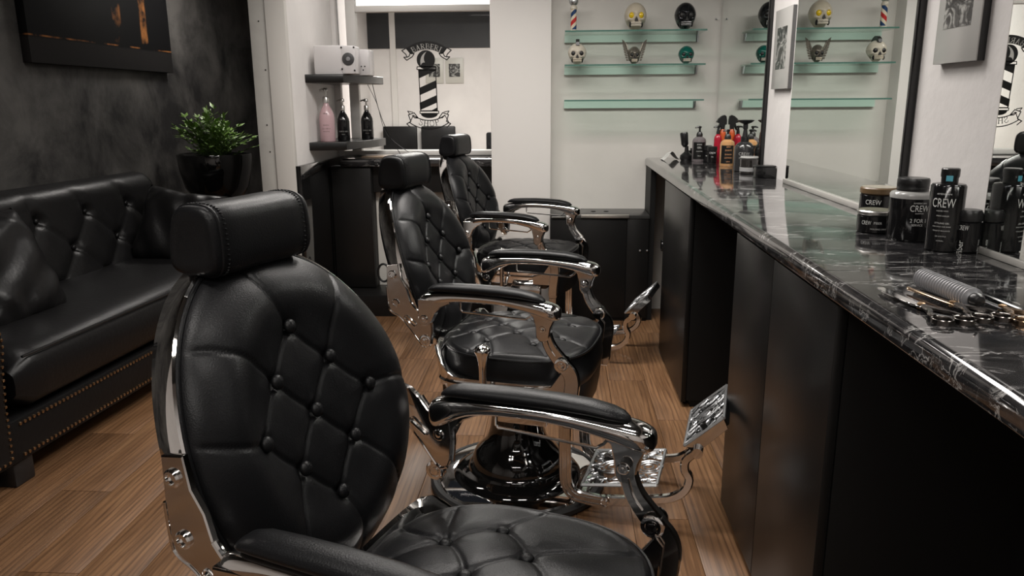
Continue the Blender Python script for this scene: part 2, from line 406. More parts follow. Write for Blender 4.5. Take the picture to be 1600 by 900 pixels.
# hair dryer cables hanging at far end
mb = MB()
mb.tube(smoothpath([(.6, 4.2, .88), (.575, 4.15, .72), (.62, 4.1, .6), (.6, 4.12, .52)]), .006, 6)
tag(mb.obj('power_cable', blk), 'thin black cable hanging in the gap under the far end of the worktop', 'cable')
hd = thing('hair_dryer', 'black hair dryer hanging under the far end of the worktop', 'hair dryer', (.62, 4.12, .5))
MB().lathe([(.0, -.07), (.03, -.068), (.04, -.04), (.04, .03), (.032, .06), (.025, .1), (.0, .1)], 20, (0, 0, 0), 'x').obj('body', blk_gloss, hd)
MB().tube([(0, 0, -.02), (.01, 0, -.12)], [.018, .014], 12).obj('handle', blk, hd)

def wall_mirror(name, y0, y1, z1, label):
    t = thing(name, label, 'mirror', (XW-.001, y0, .944))
    box(-.019, 0, .014, y1-y0, 0, z1-.944).obj('glass', mirror_m, t)
    box(-.0195, .0, 0, .014, 0, z1-.944, c=.001).obj('edge_strip', blk_gloss, t, 'black edge strip')
    return t
wall_mirror('wall_mirror', 3.63, YF-.02, 2.1, 'tall frameless wall mirror with black edge in the corner by the glass shelves')
wall_mirror('wall_mirror', 2.145, 3.205, 2.1, 'wide frameless wall mirror with black edge between the two framed photographs')
m3 = thing('wall_mirror', 'frameless wall mirror at the photo\'s right edge behind the tall black bottle', 'mirror', (XW-.001, .55, .94))
box(-.019, 0, 0, 1.712-.55, 0, 1.2).obj('glass', mirror_m, m3)
box(-.0185, .0, 1.712-.55, 1.715-.55, 0, 1.2).obj('edge_strip', alu, m3)

def photo_on_right(y0, y1, z0, z1, py0, py1, pz0, pz1, label, m, side, x=.905):
    t = thing('framed_photograph', label, 'picture', (XW-.001, (y0+y1)/2, z0))
    cy = (y0+y1)/2
    box(x+.003-XW, 0, y0-cy, y1-cy, 0, z1-z0).obj('frame', side, t)
    box(x-XW, x+.0035-XW, y0-cy, y1-cy, 0, z1-z0, c=.001).obj('mount', mat('grey_mount', (.36, .355, .34), .18), t)
    box(x-.0008-XW, x+.001-XW, py0-cy, py1-cy, pz0-z0, pz1-z0).obj('print', m, t, 'black and white print of people')
photo_on_right(3.282, 3.525, 1.297, 1.617, 3.337, 3.479, 1.377, 1.544, 'small grey mounted black and white photograph between the two far mirrors', photo_mat('print_a', 3., 14), mat('side_grey', (.1, .1, .1), .4), .918)
photo_on_right(1.832, 2.034, 1.333, 1.646, 1.873, 2.0, 1.412, 1.575, 'larger grey mounted black and white photograph above the tall black bottle', photo_mat('print_b', 1.3, 22), blk, .916)

# ================================================================== FAR WALL: glass shelves, ornaments, black cabinet
def thin_glass(name, tint, refl=1.):
    m = bpy.data.materials.new(name); m.use_nodes = True; nt = m.node_tree; nt.nodes.clear()
    o = nt.nodes.new('ShaderNodeOutputMaterial'); mx = nt.nodes.new('ShaderNodeMixShader'); tr = nt.nodes.new('ShaderNodeBsdfTransparent')
    gl = nt.nodes.new('ShaderNodeBsdfGlossy'); gl.inputs['Roughness'].default_value = .01; fr = nt.nodes.new('ShaderNodeFresnel'); fr.inputs[0].default_value = 1.4
    tr.inputs[0].default_value = (*tint, 1)
    ge = nt.nodes.new('ShaderNodeNewGeometry'); iv = nt.nodes.new('ShaderNodeMath'); iv.operation = 'SUBTRACT'; iv.inputs[0].default_value = 1
    ml = nt.nodes.new('ShaderNodeMath'); ml.operation = 'MULTIPLY'; nt.links.new(ge.outputs['Backfacing'], iv.inputs[1])
    nt.links.new(fr.outputs[0], ml.inputs[0]); nt.links.new(iv.outputs[0], ml.inputs[1])
    nt.links.new(ml.outputs[0], mx.inputs[0]); nt.links.new(tr.outputs[0], mx.inputs[1]); nt.links.new(gl.outputs[0], mx.inputs[2]); nt.links.new(mx.outputs[0], o.inputs[0]); return m
glass_m = thin_glass('green_glass', (.90, .955, .93))
window_glass = thin_glass('clear_window_glass', (.97, .98, .975))
glass_edge = mat('glass_edge', (.10, .22, .18), .15, trans=.3)
glass_back = mat('frosted_glass_lip', (.50, .64, .57), .3)
for i, (z, lab) in enumerate(((1.627, 'top green glass shelf carrying the barber pole and large skulls'), (1.449, 'middle green glass shelf carrying the three small skulls'), (1.26, 'bottom empty green glass shelf on the far wall'))):
    t = thing('glass_shelf', lab, 'shelf', (.03, 4.43, z))
    box(0, .765, 0, YF-4.43-.001, -.008, -.0001).obj('pane', glass_m, t)
    box(0, .765, -.0015, .0, -.0085, 0).obj('edge', glass_edge, t)
    box(0, .745, YF-4.43-.022, YF-4.43-.002, -.048, -.009).obj('rail', glass_back, t)
    MB().prism([(.2, -.009), (YF-4.43-.002, -.009), (YF-4.43-.002, -.05), (YF-4.43-.03, -.05)], .748, .756, 'yz', c=0).obj('bracket', steel_dull, t)

bone = mat('painted_bone', (.46, .41, .32), .28, bump=(40, .4, 4))
bone2 = mat('cream_ceramic', (.50, .46, .38), .2)
pewter = mat('pewter', (.16, .145, .12), .3, .6)
blackchrome = mat('black_lacquer', (.03, .032, .035), .12, .7)
teal = mat('teal_glaze', (.006, .085, .065), .15)
socket = mat('socket_black', (.003, .003, .003), .5)
def skull(name, label, loc, h, w, m, teeth_m, eye_m=None, jaw=1.0, rz=0.):
    t = thing('skull_ornament', label, 'skull', loc, rz, 'skulls on the glass shelves')
    n, mm = 72, 56; vs = []
    # local: face towards -y, z 0..1, half width .5
    for i in range(mm+1):
        th = PI*i/mm; cz = -math.cos(th); rr = max(math.sin(th), 1e-4)
        for k in range(n):
            ph = 2*PI*k/n; dx, dy = rr*math.cos(ph), rr*math.sin(ph)
            z = .5+cz*.5
            # width by height: cranium wide, jaw narrow
            wz = 1.0 if z > .55 else 1-(.55-z)*(.62*jaw)
            dz = 1.25 if z > .45 else 1.25-(.45-z)*.9
            x = dx*.5*wz; y = dy*.5*dz
            if z < .42 and dy > 0: y *= max(.25, 1-(.42-z)*2.0)
            # face features
            if dy < 0:
                f = math.exp(-((abs(x)-.195)**2/.0085+(z-.52)**2/.0075)); y += f*.17
                f = math.exp(-(x**2/.0026+(z-.385)**2/.006)); y += f*.13
                f = math.exp(-(x**2/.03+(z-.62)**2/.002)); y -= f*.02
                f = math.exp(-((abs(x)-.33)**2/.006+(z-.37)**2/.004)); y -= f*.06; x *= 1+f*.08
                f = math.exp(-((abs(x)-.30)**2/.006+(z-.22)**2/.012)); y += f*.10; x *= 1-f*.12
                f = math.exp(-(x**2/.05+(z-.2)**2/.02)); y -= f*.05
            vs.append((x, y, z))
    fs = []
    for i in range(mm):
        for k in range(n): fs.append((i*n+k, i*n+(k+1) % n, (i+1)*n+(k+1) % n, (i+1)*n+k))
    b = MB(); b.add(vs, fs)
    S = Matrix.Diagonal((w, h*.82, h, 1))
    b.xf(S).obj('cranium', m, t, sharp=80)
    for sx in (-1, 1):
        e = MB().sphere((sx*.195, -.475, .52), .132, .085, .112, 18, 12); e.xf(S).obj('eye_socket', eye_m or socket, t)
    for sx in (-1, 1):
        MB().sphere((sx*.255, -.40, .20), .055, .11, .10, 12, 8).xf(S).obj('jaw_gap', socket, t)
    MB().add([(-.09, -.60, .325), (.09, -.60, .325), (0, -.60, .47), (-.05, -.42, .35), (.05, -.42, .35), (0, -.42, .44)], [(0, 1, 2), (3, 5, 4), (0, 3, 4, 1), (1, 4, 5, 2), (2, 5, 3, 0)]).xf(S).obj('nose_cavity', socket, t)
    te = MB()
    for row, z0 in ((0, .225), (1, .145)):
        for q in range(-4, 5):
            x = q*.052; yy = -.615+abs(q)**2*.0065+row*.01
            te.box(x-.022, x+.022, yy, yy+.08, z0, z0+.068, c=.008)
    te.xf(S).obj('teeth', teeth_m, t)
    return t
YS = 4.53
s1 = skull('a', 'large bone coloured skull with yellow eyes on the top glass shelf', (.417, YS, 1.627), .150, .122, bone, bone2, mat('yellow_eye', (.55, .38, .01), .12), .6)
s2 = skull('b', 'large glossy black skull with grey teeth on the top glass shelf', (.688, YS, 1.627), .147, .118, blackchrome, mat('grey_teeth', (.2, .2, .2), .25, .6), None, .7)
s3 = skull('c', 'small cream skull with a black mohawk crest on the middle glass shelf', (.100, YS, 1.449), .118, .105, bone2, bone, None, 1.1)
MB().prism([(-.05, .105), (-.045, .122), (-.02, .138), (.01, .141), (.04, .13), (.055, .11), (.03, .1), (0, .1)], -.008, .012, 'yz', c=.001).obj('crest', blk, s3, 'black mohawk crest')
s4 = skull('d', 'small pewter skull with two upright wings on the middle glass shelf', (.416, YS, 1.449), .098, .070, pewter, bone, None, .9)
for sx in (-1, 1):
    wm = MB()
    for q in range(8):
        fx, z0 = sx*(.028+.0026*q), .022+q*.0115; ln = .018+.0032*q; a = math.radians(20+q*5)
        dx_, dz_ = sx*math.cos(a), math.sin(a); nx_, nz_ = -dz_*.0062, dx_*.0062
        c_ = [(fx, z0), (fx+dx_*ln*.6-nx_, z0+dz_*ln*.6-nz_), (fx+dx_*ln, z0+dz_*ln), (fx+dx_*ln*.6+nx_, z0+dz_*ln*.6+nz_)]
        y_ = -.004+.001*(q % 2)
        wm.add([(a_, y_, b_) for a_, b_ in c_]+[(a_, y_+.006, b_) for a_, b_ in c_], [(0, 1, 2, 3), (4, 7, 6, 5), (0, 4, 5, 1), (1, 5, 6, 2), (2, 6, 7, 3), (3, 7, 4, 0)])
    wm.tube([(sx*.022, 0, .02), (sx*.033, 0, .07), (sx*.050, 0, .120)], [.005, .007, .004], 8)
    wm.obj('wing', pewter, s4)
s5 = skull('e', 'small teal glazed skull with pale teeth on the middle glass shelf', (.703, YS, 1.449), .098, .088, teal, bone2, None, .75)

bp = thing('barber_pole', 'small striped barber pole ornament with silver ball on the top glass shelf', 'barber pole', (.078, YS, 1.627))
def stripe_mat():
    m = mat('pole_stripes', (1, 1, 1), .25)
    tc = N(m, 'ShaderNodeTexCoord'); sp = N(m, 'ShaderNodeSeparateXYZ'); L(m, tc.outputs['Object'], sp.inputs[0])
    at = N(m, 'ShaderNodeMath', operation='ARCTAN2'); L(m, sp.outputs[1], at.inputs[0]); L(m, sp.outputs[0], at.inputs[1])
    a = N(m, 'ShaderNodeMath', operation='MULTIPLY'); L(m, at.outputs[0], a.inputs[0]); a.inputs[1].default_value = -1/(2*PI)
    z = N(m, 'ShaderNodeMath', operation='MULTIPLY'); L(m, sp.outputs[2], z.inputs[0]); z.inputs[1].default_value = 11.
    s = N(m, 'ShaderNodeMath', operation='ADD'); L(m, a.outputs[0], s.inputs[0]); L(m, z.outputs[0], s.inputs[1])
    s2 = N(m, 'ShaderNodeMath', operation='ADD'); L(m, s.outputs[0], s2.inputs[0]); s2.inputs[1].default_value = 5
    d = N(m, 'ShaderNodeMath', operation='FRACT'); L(m, s2.outputs[0], d.inputs[0])
    r = ramp(m, [(0, (.62, .55, .42)), (.22, (.01, .04, .12)), (.5, (.62, .55, .42)), (.72, (.42, .02, .02))]); r.color_ramp.interpolation = 'CONSTANT'
    L(m, d.outputs[0], r.inputs[0]); L(m, r.outputs[0], BS(m).inputs['Base Color']); return m
MB().lathe([(0, 0), (.022, 0), (.022, .006), (.018, .012), (.0, .012)], 24).obj('base', bone2, bp)
MB().lathe([(.0, .012), (.0165, .012), (.0165, .118), (.0, .118)], 28).obj('shaft', stripe_mat(), bp)
MB().lathe([(0, .118), (.019, .118), (.0195, .124), (.017, .134), (.012, .14), (0, .14)], 24).obj('collar', bone2, bp)
MB().sphere((0, 0, .16), .025, n=24, m=16).obj('ball', steel_dull, bp, 'silver ball')

fc = thing('low_cabinet', 'low black cabinet with an aluminium pull against the far wall', 'cabinet', (0, 4.39, 0))
box(-.044, .518, .012, YF-4.39-.001, 0, .602).obj('body', cab_dark, fc)
box(-.044, .518, 0, YF-4.39-.001, .603, .622, c=.001).obj('top_board', mat('dark_top', (.035, .035, .034), .3), fc)
box(-.04, .39, 0, .011, .02, .60, c=.001).obj('door', cab, fc)
box(.394, .516, 0, .011, .02, .60, c=.001).obj('door', cab, fc)
box(.130, .402, -.012, .004, .608, .627, c=.002).obj('handle', mat('pale_aluminium', (.6, .57, .52), .35, .9), fc)
box(-.036, .042, -.012, .004, .606, .616, c=.002).obj('handle', alu, fc)
for x in (.207, .282): MB().lathe([(.014, 0), (.014, .003), (.009, .0045), (0, .004)], 16, (x, .16, .622)).obj('cap', blk, fc)
for x, z in ((.47, .42), (.51, .42)): MB().lathe([(.006, 0), (.006, -.006), (0, -.008)], 10, (x, 0, z), 'y').obj('knob', steel_dull, fc)

hk = MB().lathe([(.006, 0), (.006, -.004), (.003, -.006), (.003, -.018), (0, -.018)], 12, (.885, YF-.0005, 1.70), 'y')
tag(hk.obj('wall_hook', steel_dull), 'tiny metal hook on the far white wall right of the glass shelves', 'hook')

# ================================================================== ALCOVE with lettered window
am = struct(bpy.data.objects.new('window_1', None)); C.objects.link(am); am.location = (-.39, YM, .955)
box(-.90, .0, 0, .006, 0, 1.66).obj('pane', window_glass, am)
box(-.92, -.86, -.02, .03, -.03, CEIL2-.955, c=.003).obj('window_frame', white_paint, am)
box(-.86, .0, -.02, .03, .835, .872, c=.003).obj('window_frame', white_paint, am)
S_PX = .0041
DX0, DZ0 = -.818, 1.36
vinyl = mat('black_vinyl', (.004, .004, .004), .4)
def px2(p): return ((p[0]-668)*S_PX-.007*0+DX0+.39, (132-p[1])*S_PX+DZ0-.955)
def poly_flat(mb_, pts, d=0.):
    q = [px2(p) for p in pts]; tr = tessellate_polygon([[Vector((a, b, 0)) for a, b in q]])
    y0 = -.0008-d
    mb_.add([(a, y0, b) for a, b in q], [tuple(t_) for t_ in tr])
def stroke(mb_, pts, wd, close=False, d=0.):
    P = [Vector(p) for p in pts]; n = len(P)
    for i in range(n if close else n-1):
        a, b = P[i], P[(i+1) % n]; t_ = (b-a)
        if t_.length < 1e-6: continue
        t_.normalize(); nn = Vector((-t_.y, t_.x))*wd/2; a2, b2 = a-t_*wd*.25, b+t_*wd*.25
        poly_flat(mb_, [a2+nn, b2+nn, b2-nn, a2-nn], d)
def bez(p0, p1, p2, n=10): return [tuple((1-t_)**2*Vector(p0)+2*t_*(1-t_)*Vector(p1)+t_*t_*Vector(p2)) for t_ in [i/n for i in range(n+1)]]
GL = {  # glyph strokes in a unit box (x right, y up): (points, width)
 'B': ([([(.14, 0), (.14, 1)], .15), ([(.0, .97), (.4, .97), (.6, .88), (.62, .72), (.52, .56), (.14, .53)], .07), ([(.2, .53), (.52, .52), (.7, .4), (.7, .16), (.5, .03), (0, .03)], .08), ([(.6, .85), (.6, .65)], .12), ([(.68, .4), (.68, .15)], .14)], .78),
 'A': ([([(.1, 0), (.38, 1)], .07), ([(.38, 1), (.68, 0)], .15), ([(.2, .33), (.58, .33)], .06), ([(0, .03), (.22, .03)], .06), ([(.54, .03), (.84, .03)], .06)], .84),
 'R': ([([(.14, 0), (.14, 1)], .15), ([(0, .97), (.4, .97), (.6, .88), (.62, .7), (.5, .54), (.14, .5)], .07), ([(.6, .85), (.6, .62)], .12), ([(.36, .5), (.72, .03)], .14), ([(.6, .03), (.86, .03)], .06), ([(0, .03), (.3, .03)], .06)], .84),
 'E': ([([(.14, 0), (.14, 1)], .15), ([(0, .97), (.6, .97), (.62, .8)], .06), ([(.14, .52), (.45, .52)], .06), ([(.45, .62), (.45, .42)], .05), ([(0, .03), (.62, .03), (.66, .22)], .06)], .70),
 'I': ([([(.2, 0), (.2, 1)], .15), ([(.02, .97), (.4, .97)], .06), ([(0, .03), (.4, .03)], .06)], .42),
 'S': ([([(.55, .75), (.5, .93), (.3, 1), (.1, .9), (.08, .72), (.3, .55), (.5, .42), (.56, .22), (.42, .03), (.22, 0), (.06, .1), (.03, .28)], .09)], .64),
 'H': ([([(.14, 0), (.14, 1)], .14), ([(.66, 0), (.66, 1)], .14), ([(.14, .52), (.66, .52)], .06), ([(0, .97), (.3, .97)], .05), ([(0, .03), (.3, .03)], .05), ([(.5, .97), (.8, .97)], .05), ([(.5, .03), (.8, .03)], .05)], .84),
 'O': ([([(.4+.34*math.cos(a), .5+.48*math.sin(a)) for a in [2*PI*i/18 for i in range(19)]], .09), ([(.08, .65), (.06, .5), (.08, .35)], .08), ([(.72, .65), (.74, .5), (.72, .35)], .08)], .82),
 'P': ([([(.14, 0), (.14, 1)], .14), ([(0, .97), (.4, .97), (.62, .88), (.64, .68), (.5, .5), (.14, .47)], .07), ([(.61, .85), (.61, .6)], .12), ([(0, .03), (.3, .03)], .05)], .70)}
def arc_text(mb_, txt, cx, cy, r, h, up, spread, d):
    ws = [GL[c][1] for c in txt]; tot = sum(ws)+.12*(len(ws)-1); sc = spread/tot; x = -spread/2
    for c, wd in zip(txt, ws):
        for pts, sw in GL[c][0]:
            out = []
            for (gx, gy) in pts:
                s_ = x+gx*sc
                a = s_/r
                rr = r+(gy*h if up else -gy*h)
                out.append((cx+rr*math.sin(a), cy-rr*math.cos(a)) if up else (cx+rr*math.sin(a), cy+rr*math.cos(a)))
            stroke(mb_, out, sw*h*1.0, d=d)
        x += (wd+.12)*sc
dm = MB()
# top banner band: filled, letters left as mirror
R1 = 47.; cyb = 117.5
outer = [(668+R1*math.sin(a), cyb-R1*math.cos(a)) for a in [-.60+1.2*i/20 for i in range(21)]]
inner = [(668+(R1-14.5)*math.sin(a), cyb-(R1-14.5)*math.cos(a)+1.5) for a in [-.78+1.56*i/20 for i in range(21)]]
outer = [(668+51*math.sin(a), 120-51*math.cos(a)) for a in [-.66+1.32*i/20 for i in range(21)]]
inner = [(668+41*math.sin(a), 122-41*math.cos(a)) for a in [-.60+1.2*i/20 for i in range(21)]]
poly_flat(dm, outer+inner[::-1])
for sx in (-1, 1):
    X = lambda x: 668+sx*(668-x)*-1 if sx == 1 else x
    Q = lambda pts: [((x if sx == -1 else 1336-x), y) for x, y in pts]
    stroke(dm, Q([(637, 79), (630.5, 82.5), (636.5, 88), (638, 92), (633, 92), (637.5, 96.5), (646, 91.5), (649, 87), (643, 86.5), (641, 91), (638, 92)]), 1.5)
    stroke(dm, Q([(637, 79), (643, 86.5)]), 1.2)
    stroke(dm, Q([(636, 190), (633.5, 184), (641, 184)]), .01)
    stroke(dm, Q([(640, 196), (634, 190.5), (640.5, 187), (637, 177), (646, 174), (652, 182), (646.5, 181.5), (643, 178)]), 1.5)
    stroke(dm, Q([(639, 176), (636, 171.5), (644, 173)]), 1.3)
# bottom banner
bo = [(669+52*math.sin(a), 146.5+52*math.cos(a)) for a in [-.62+1.24*i/18 for i in range(19)]]
bi = [(669+42*math.sin(a), 143.5+42*math.cos(a)) for a in [-.62+1.24*i/18 for i in range(19)]]
stroke(dm, bo, 1.5); stroke(dm, bi, 1.5); stroke(dm, [bo[0], bi[0]], 1.3); stroke(dm, [bo[-1], bi[-1]], 1.3)
arc_text(dm, 'SHOP', 669, 143.5, 50.8, 8.6, False, 34, .0)
# pole
ball = [(666.6+14*math.cos(a), 96+14*math.sin(a)) for a in [2*PI*i/32 for i in range(32)]]
poly_flat(dm, ball)
stroke(dm, [(653, 106), (681.5, 106), (682, 110), (652.5, 110)], 1.3, True)
stroke(dm, [(655, 111), (681, 111), (682, 171), (656.5, 171)], 1.4, True)
for y0 in (111, 128, 150): poly_flat(dm, [(655, y0+9 if y0 > 111 else y0), (655.3, y0+20 if y0 > 111 else 123), (681.5, y0+9 if y0 > 111 else 112), (681.2, y0-2 if y0 > 111 else y0)])
poly_flat(dm, [(672, 171), (682, 166), (682, 171)])
stroke(dm, [(655, 171.5), (684, 171.5), (684, 175), (655, 175)], 1.3, True)
poly_flat(dm, [(656.5, 175)]+[(669.5+13*math.cos(a), 176+6*math.sin(a)) for a in [PI-PI*i/12 for i in range(13)]]+[(682.5, 175)])
dm.obj('lettering', vinyl, am, 'black vinyl barber pole with banners reading BARBERI and SHOP')
lm = MB()
arc_text(lm, 'BARBERI', 668, 122, 42, 7.4, True, 43, .0006)
poly_flat(lm, bez((668, 84), (656, 90), (658.5, 104), 8)+bez((658.5, 104), (661, 99), (665, 100), 6)[1:]+bez((665, 100), (661, 92), (668, 84), 6)[1:-1], .0006)
lm.obj('clear_letters', mat('pale_vinyl', (.42, .41, .39), .4), am, 'pale letters and highlight in the black vinyl')

ac = thing('side_counter', 'black marble topped counter in the alcove under the lettered window', 'counter', (-1.3, 4.6, 0))
rs = MB(); rs.box(0, .908, 0, YM-4.6-.038, .88, .925, c=.005); rs.obj('top_slab', marble, ac)
box(.179, .905, .06, .08, .722, .879).obj('apron', cab, ac)
box(-.068, .178, .03, .12, .131, .879).obj('body', cab_dark, ac)
box(.178, .908, .1205, .135, .1305, .879).obj('back_panel', mat('under_counter_paint', (.55, .53, .49), .6), ac, 'white back panel')
box(-.06, .176, .015, .029, .14, .87, c=.001).obj('door', cab, ac)
struct(box(-1.398, -.391, 4.44, YM+.01, 0, .13, c=.003).obj('trim_9', cab))
tag(box(-1.396, -1.37, 4.085, YM-.002, .131, .924, c=.001).obj('wall_cladding', gloss_black), 'glossy black cladding panel on the low part of the white partition', 'panel')
co = MB().tube([(-1.06+.035*math.cos(a), 4.57, .24+.055*math.sin(a)) for a in [2*PI*i/20 for i in range(20)]], .007, 8, True)
tag(co.obj('cable_coil', blk), 'coiled black cable hanging under the alcove counter', 'cable')
# tray / towel on the counter
tr = MB().box(-1.20, -.95, 4.70, 4.84, .926, .936, c=.004)
tag(tr.obj('wooden_tray', mat('tan_board', (.35, .26, .19), .4)), 'thin tan board lying on the alcove counter', 'board')

# corner shelves
shelf_black = mat('black_shelf', (.008, .008, .008), .3, spec=.35)
def corner_shelf(z, label):
    m = MB().prism([(-1.3995, 4.35), (-1.20, 4.40), (-1.10, 4.72), (-1.09, YM-.03), (-1.3995, YM-.03)], z-.045, z, 'xy', c=.002)
    return tag(m.obj('corner_shelf', shelf_black), label, 'shelf')
corner_shelf(1.405, 'upper black corner shelf holding the white radio')
corner_shelf(1.035, 'lower black corner shelf holding three pump bottles')
rd = thing('radio', 'white table radio with a round dark dial on the upper corner shelf', 'radio', (-1.245, 4.47, 1.4052), math.radians(2))
box(-.125, .055, -.04, .09, 0, .158, c=.01).obj('body', white_pl, rd)
box(.03, .112, -.045, .08, .002, .156, c=.012).obj('speaker_panel', white_pl, rd)
MB().lathe([(0, 0), (.034, 0), (.034, -.004), (.031, -.006), (0, -.004)], 28, (.071, -.045, .083), 'y').obj('dial', mat('dark_grey_dial', (.05, .05, .052), .4), rd)
MB().lathe([(0, 0), (.012, 0), (.010, -.005), (0, -.006)], 16, (.071, -.05, .083), 'y').obj('dial_cap', mat('grey_cap', (.25, .25, .26), .3), rd)
for (x, z) in ((.035, .03), (.105, .022), (.035, .145), (.105, .145)): MB().lathe([(.005, 0), (.005, -.003), (0, -.004)], 10, (x, -.0455, z), 'y').obj('knob', blk, rd)
ps = thing('power_unit', 'small white box beside the radio on the upper corner shelf', 'electronics', (-1.14, 4.62, 1.4052))
box(-.04, .045, -.03, .1, 0, .145, c=.006).obj('body', white_pl, ps)
for (x, z) in ((-.0, .05), (.02, .05), (.01, .03)): MB().lathe([(.004, 0), (.004, -.003), (0, -.004)], 8, (x, -.0305, z), 'y').obj('knob', blk, ps)
def text_mesh(s, size, extr=0.):
    cu = bpy.data.curves.new('lettering', 'FONT'); cu.body = s; cu.size = size; cu.align_x = 'CENTER'; cu.resolution_u = 3
    o = bpy.data.objects.new('lettering', cu); C.objects.link(o)
    dg = bpy.context.evaluated_depsgraph_get(); me = o.evaluated_get(dg).to_mesh()
    vs = [tuple(v.co) for v in me.vertices]; fs = [tuple(p.vertices) for p in me.polygons]
    o.evaluated_get(dg).to_mesh_clear(); bpy.data.objects.remove(o); bpy.data.curves.remove(cu)
    return vs, fs
def wrap_text(mb_, s, size, r, z, ang, xs=1., up=False):
    """lettering wrapped on a cylinder of radius r, centred at angle ang"""
    vs, fs = text_mesh(s, size); out = []
    for (x, y, _) in vs:
        if up: x, y = -y, x
        a = ang+x*xs/r; out.append(((r+.0004)*math.cos(a), (r+.0004)*math.sin(a), z+y))
    mb_.add(out, fs)
white_ink = mat('white_ink', (.6, .6, .58), .4)
grey_ink = mat('grey_ink', (.3, .3, .29), .4)
dark_ink = mat('dark_ink', (.03, .03, .03), .4)
def pump_bottle(name, label, loc, r, h, m, pump_m, ink, lines, group, rz=0, body_h=.72, collar=None):
    t = thing(name, label, 'bottle', loc, rz, group)
    b = body_h*h
    MB().lathe([(0, 0), (r*.94, 0), (r, .004), (r, b*.62), (r*.93, b*.72), (r*.62, b*.86), (r*.36, b*.95), (r*.33, b), (0, b)], 32).obj('body', m, t)
    MB().lathe([(0, b), (r*.38, b), (r*.38, b+.1*h), (r*.3, b+.12*h), (.005, b+.12*h), (.005, h-.018), (0, h-.018)], 20).obj('collar', collar or pump_m, t)
    pm = MB().lathe([(0, h-.018), (.013, h-.018), (.014, h-.006), (.01, h), (0, h)], 16)
    pm.tube([(0, 0, h-.010), (-.02, 0, h-.009), (-.034, 0, h-.014)], [.006, .005, .004], 8)
    pm.obj('pump', pump_m, t)
    lt = MB()
    for (s, size, z, a) in lines: wrap_text(lt, s, size, r*1.001, z, a)
    if lines: lt.obj('lettering', ink, t)
    return t
F_ = -PI/2
pink = mat('pink_plastic', (.50, .34, .36), .25)
pump_bottle('pump_bottle', 'tall pink pump bottle on the lower corner shelf', (-1.335, 4.50, 1.0352), .044, .30, pink, alu, dark_ink,
            [('serie', .013, .155, F_+.1), ('vitamino', .010, .09, F_+.1), ('color 1500 ml', .009, .07, F_+.1), ('shampooing', .008, .055, F_+.1)], 'pump bottles on the corner shelf')
for (x, y, lab) in ((-1.268, 4.60, 'black pump bottle beside the pink bottle on the lower corner shelf'), (-1.165, 4.76, 'black pump bottle standing alone at the right of the lower corner shelf')):
    pump_bottle('pump_bottle', lab, (x, y, 1.0352), .037, .24, blk_gloss, alu, grey_ink, [('homme', .010, .12, F_+.2), ('FORCE 1500', .010, .05, F_+.2), ('shampoo', .006, .035, F_+.2)], 'pump bottles on the corner shelf')
# wires in the alcove
mb = MB()
mb.tube(smoothpath([(-1.13, 4.80, 1.36), (-1.10, 4.82, 1.2), (-1.05, 4.85, 1.05), (-.99, 4.89, .93)]), .0022, 5)
mb.tube(smoothpath([(-1.17, 4.84, 1.36), (-1.12, 4.86, 1.24), (-1.07, 4.87, 1.06), (-.92, 4.90, .93)]), .0018, 5)
tag(mb.obj('wires', blk), 'thin black wires running from the radio shelf down to the alcove counter', 'wire')
tag(MB().tube(smoothpath([(-1.35, 4.9, 2.55), (-1.352, 4.9, 1.9), (-1.348, 4.9, 1.42)]), .003, 6).obj('wall_wire', mat('grey_cable', (.2, .2, .2), .5)), 'thin cable running up the white corner beside the lettered window', 'wire')

# rear wall things (seen in the lettered window)
for cx, lab, sd in ((-1.73, 'small pale framed photograph seen in the lettered window, half behind the painted pole', 5.), (-1.45, 'small pale framed photograph seen clear of the lettering in the mirror', 8.)):
    t = thing('framed_photograph', lab, 'picture', (cx, YB, 1.51))
    box(-.125, .125, -.02, -.001, 0, .335, c=.002).obj('frame', mat('pale_mount', (.45, .44, .40), .4), t)
    box(-.078, .078, -.022, -.0205, .085, .26).obj('print', photo_mat('print_c', sd, 12), t)
def side_chair(name, label, loc, rz, group=None):
    t = thing(name, label, 'chair', loc, rz, group)
    box(-.24, .24, -.02, .05, .42, .93, c=.02).obj('backrest', leather, t)
    box(-.25, .25, .05, .52, .36, .46, c=.03).obj('seat', leather, t)
    for sx in (-.22, .22):
        for y in (.0, .48): MB().tube([(sx, y, 0), (sx, y, .37)], .012, 8).obj('leg', chrome, t)
    return t
side_chair('side_chair', 'black leather waiting chair behind the lower left of the lettered window', (-2.22, YB-.12, 0), math.radians(180))
side_chair('side_chair', 'black leather waiting chair beside another, behind the window under the lettering', (-1.68, YB-.12, 0), math.radians(180))
side_chair('side_chair', 'black backed chair behind the right edge of the lettered window', (-.55, 8.6, 0), math.radians(172))

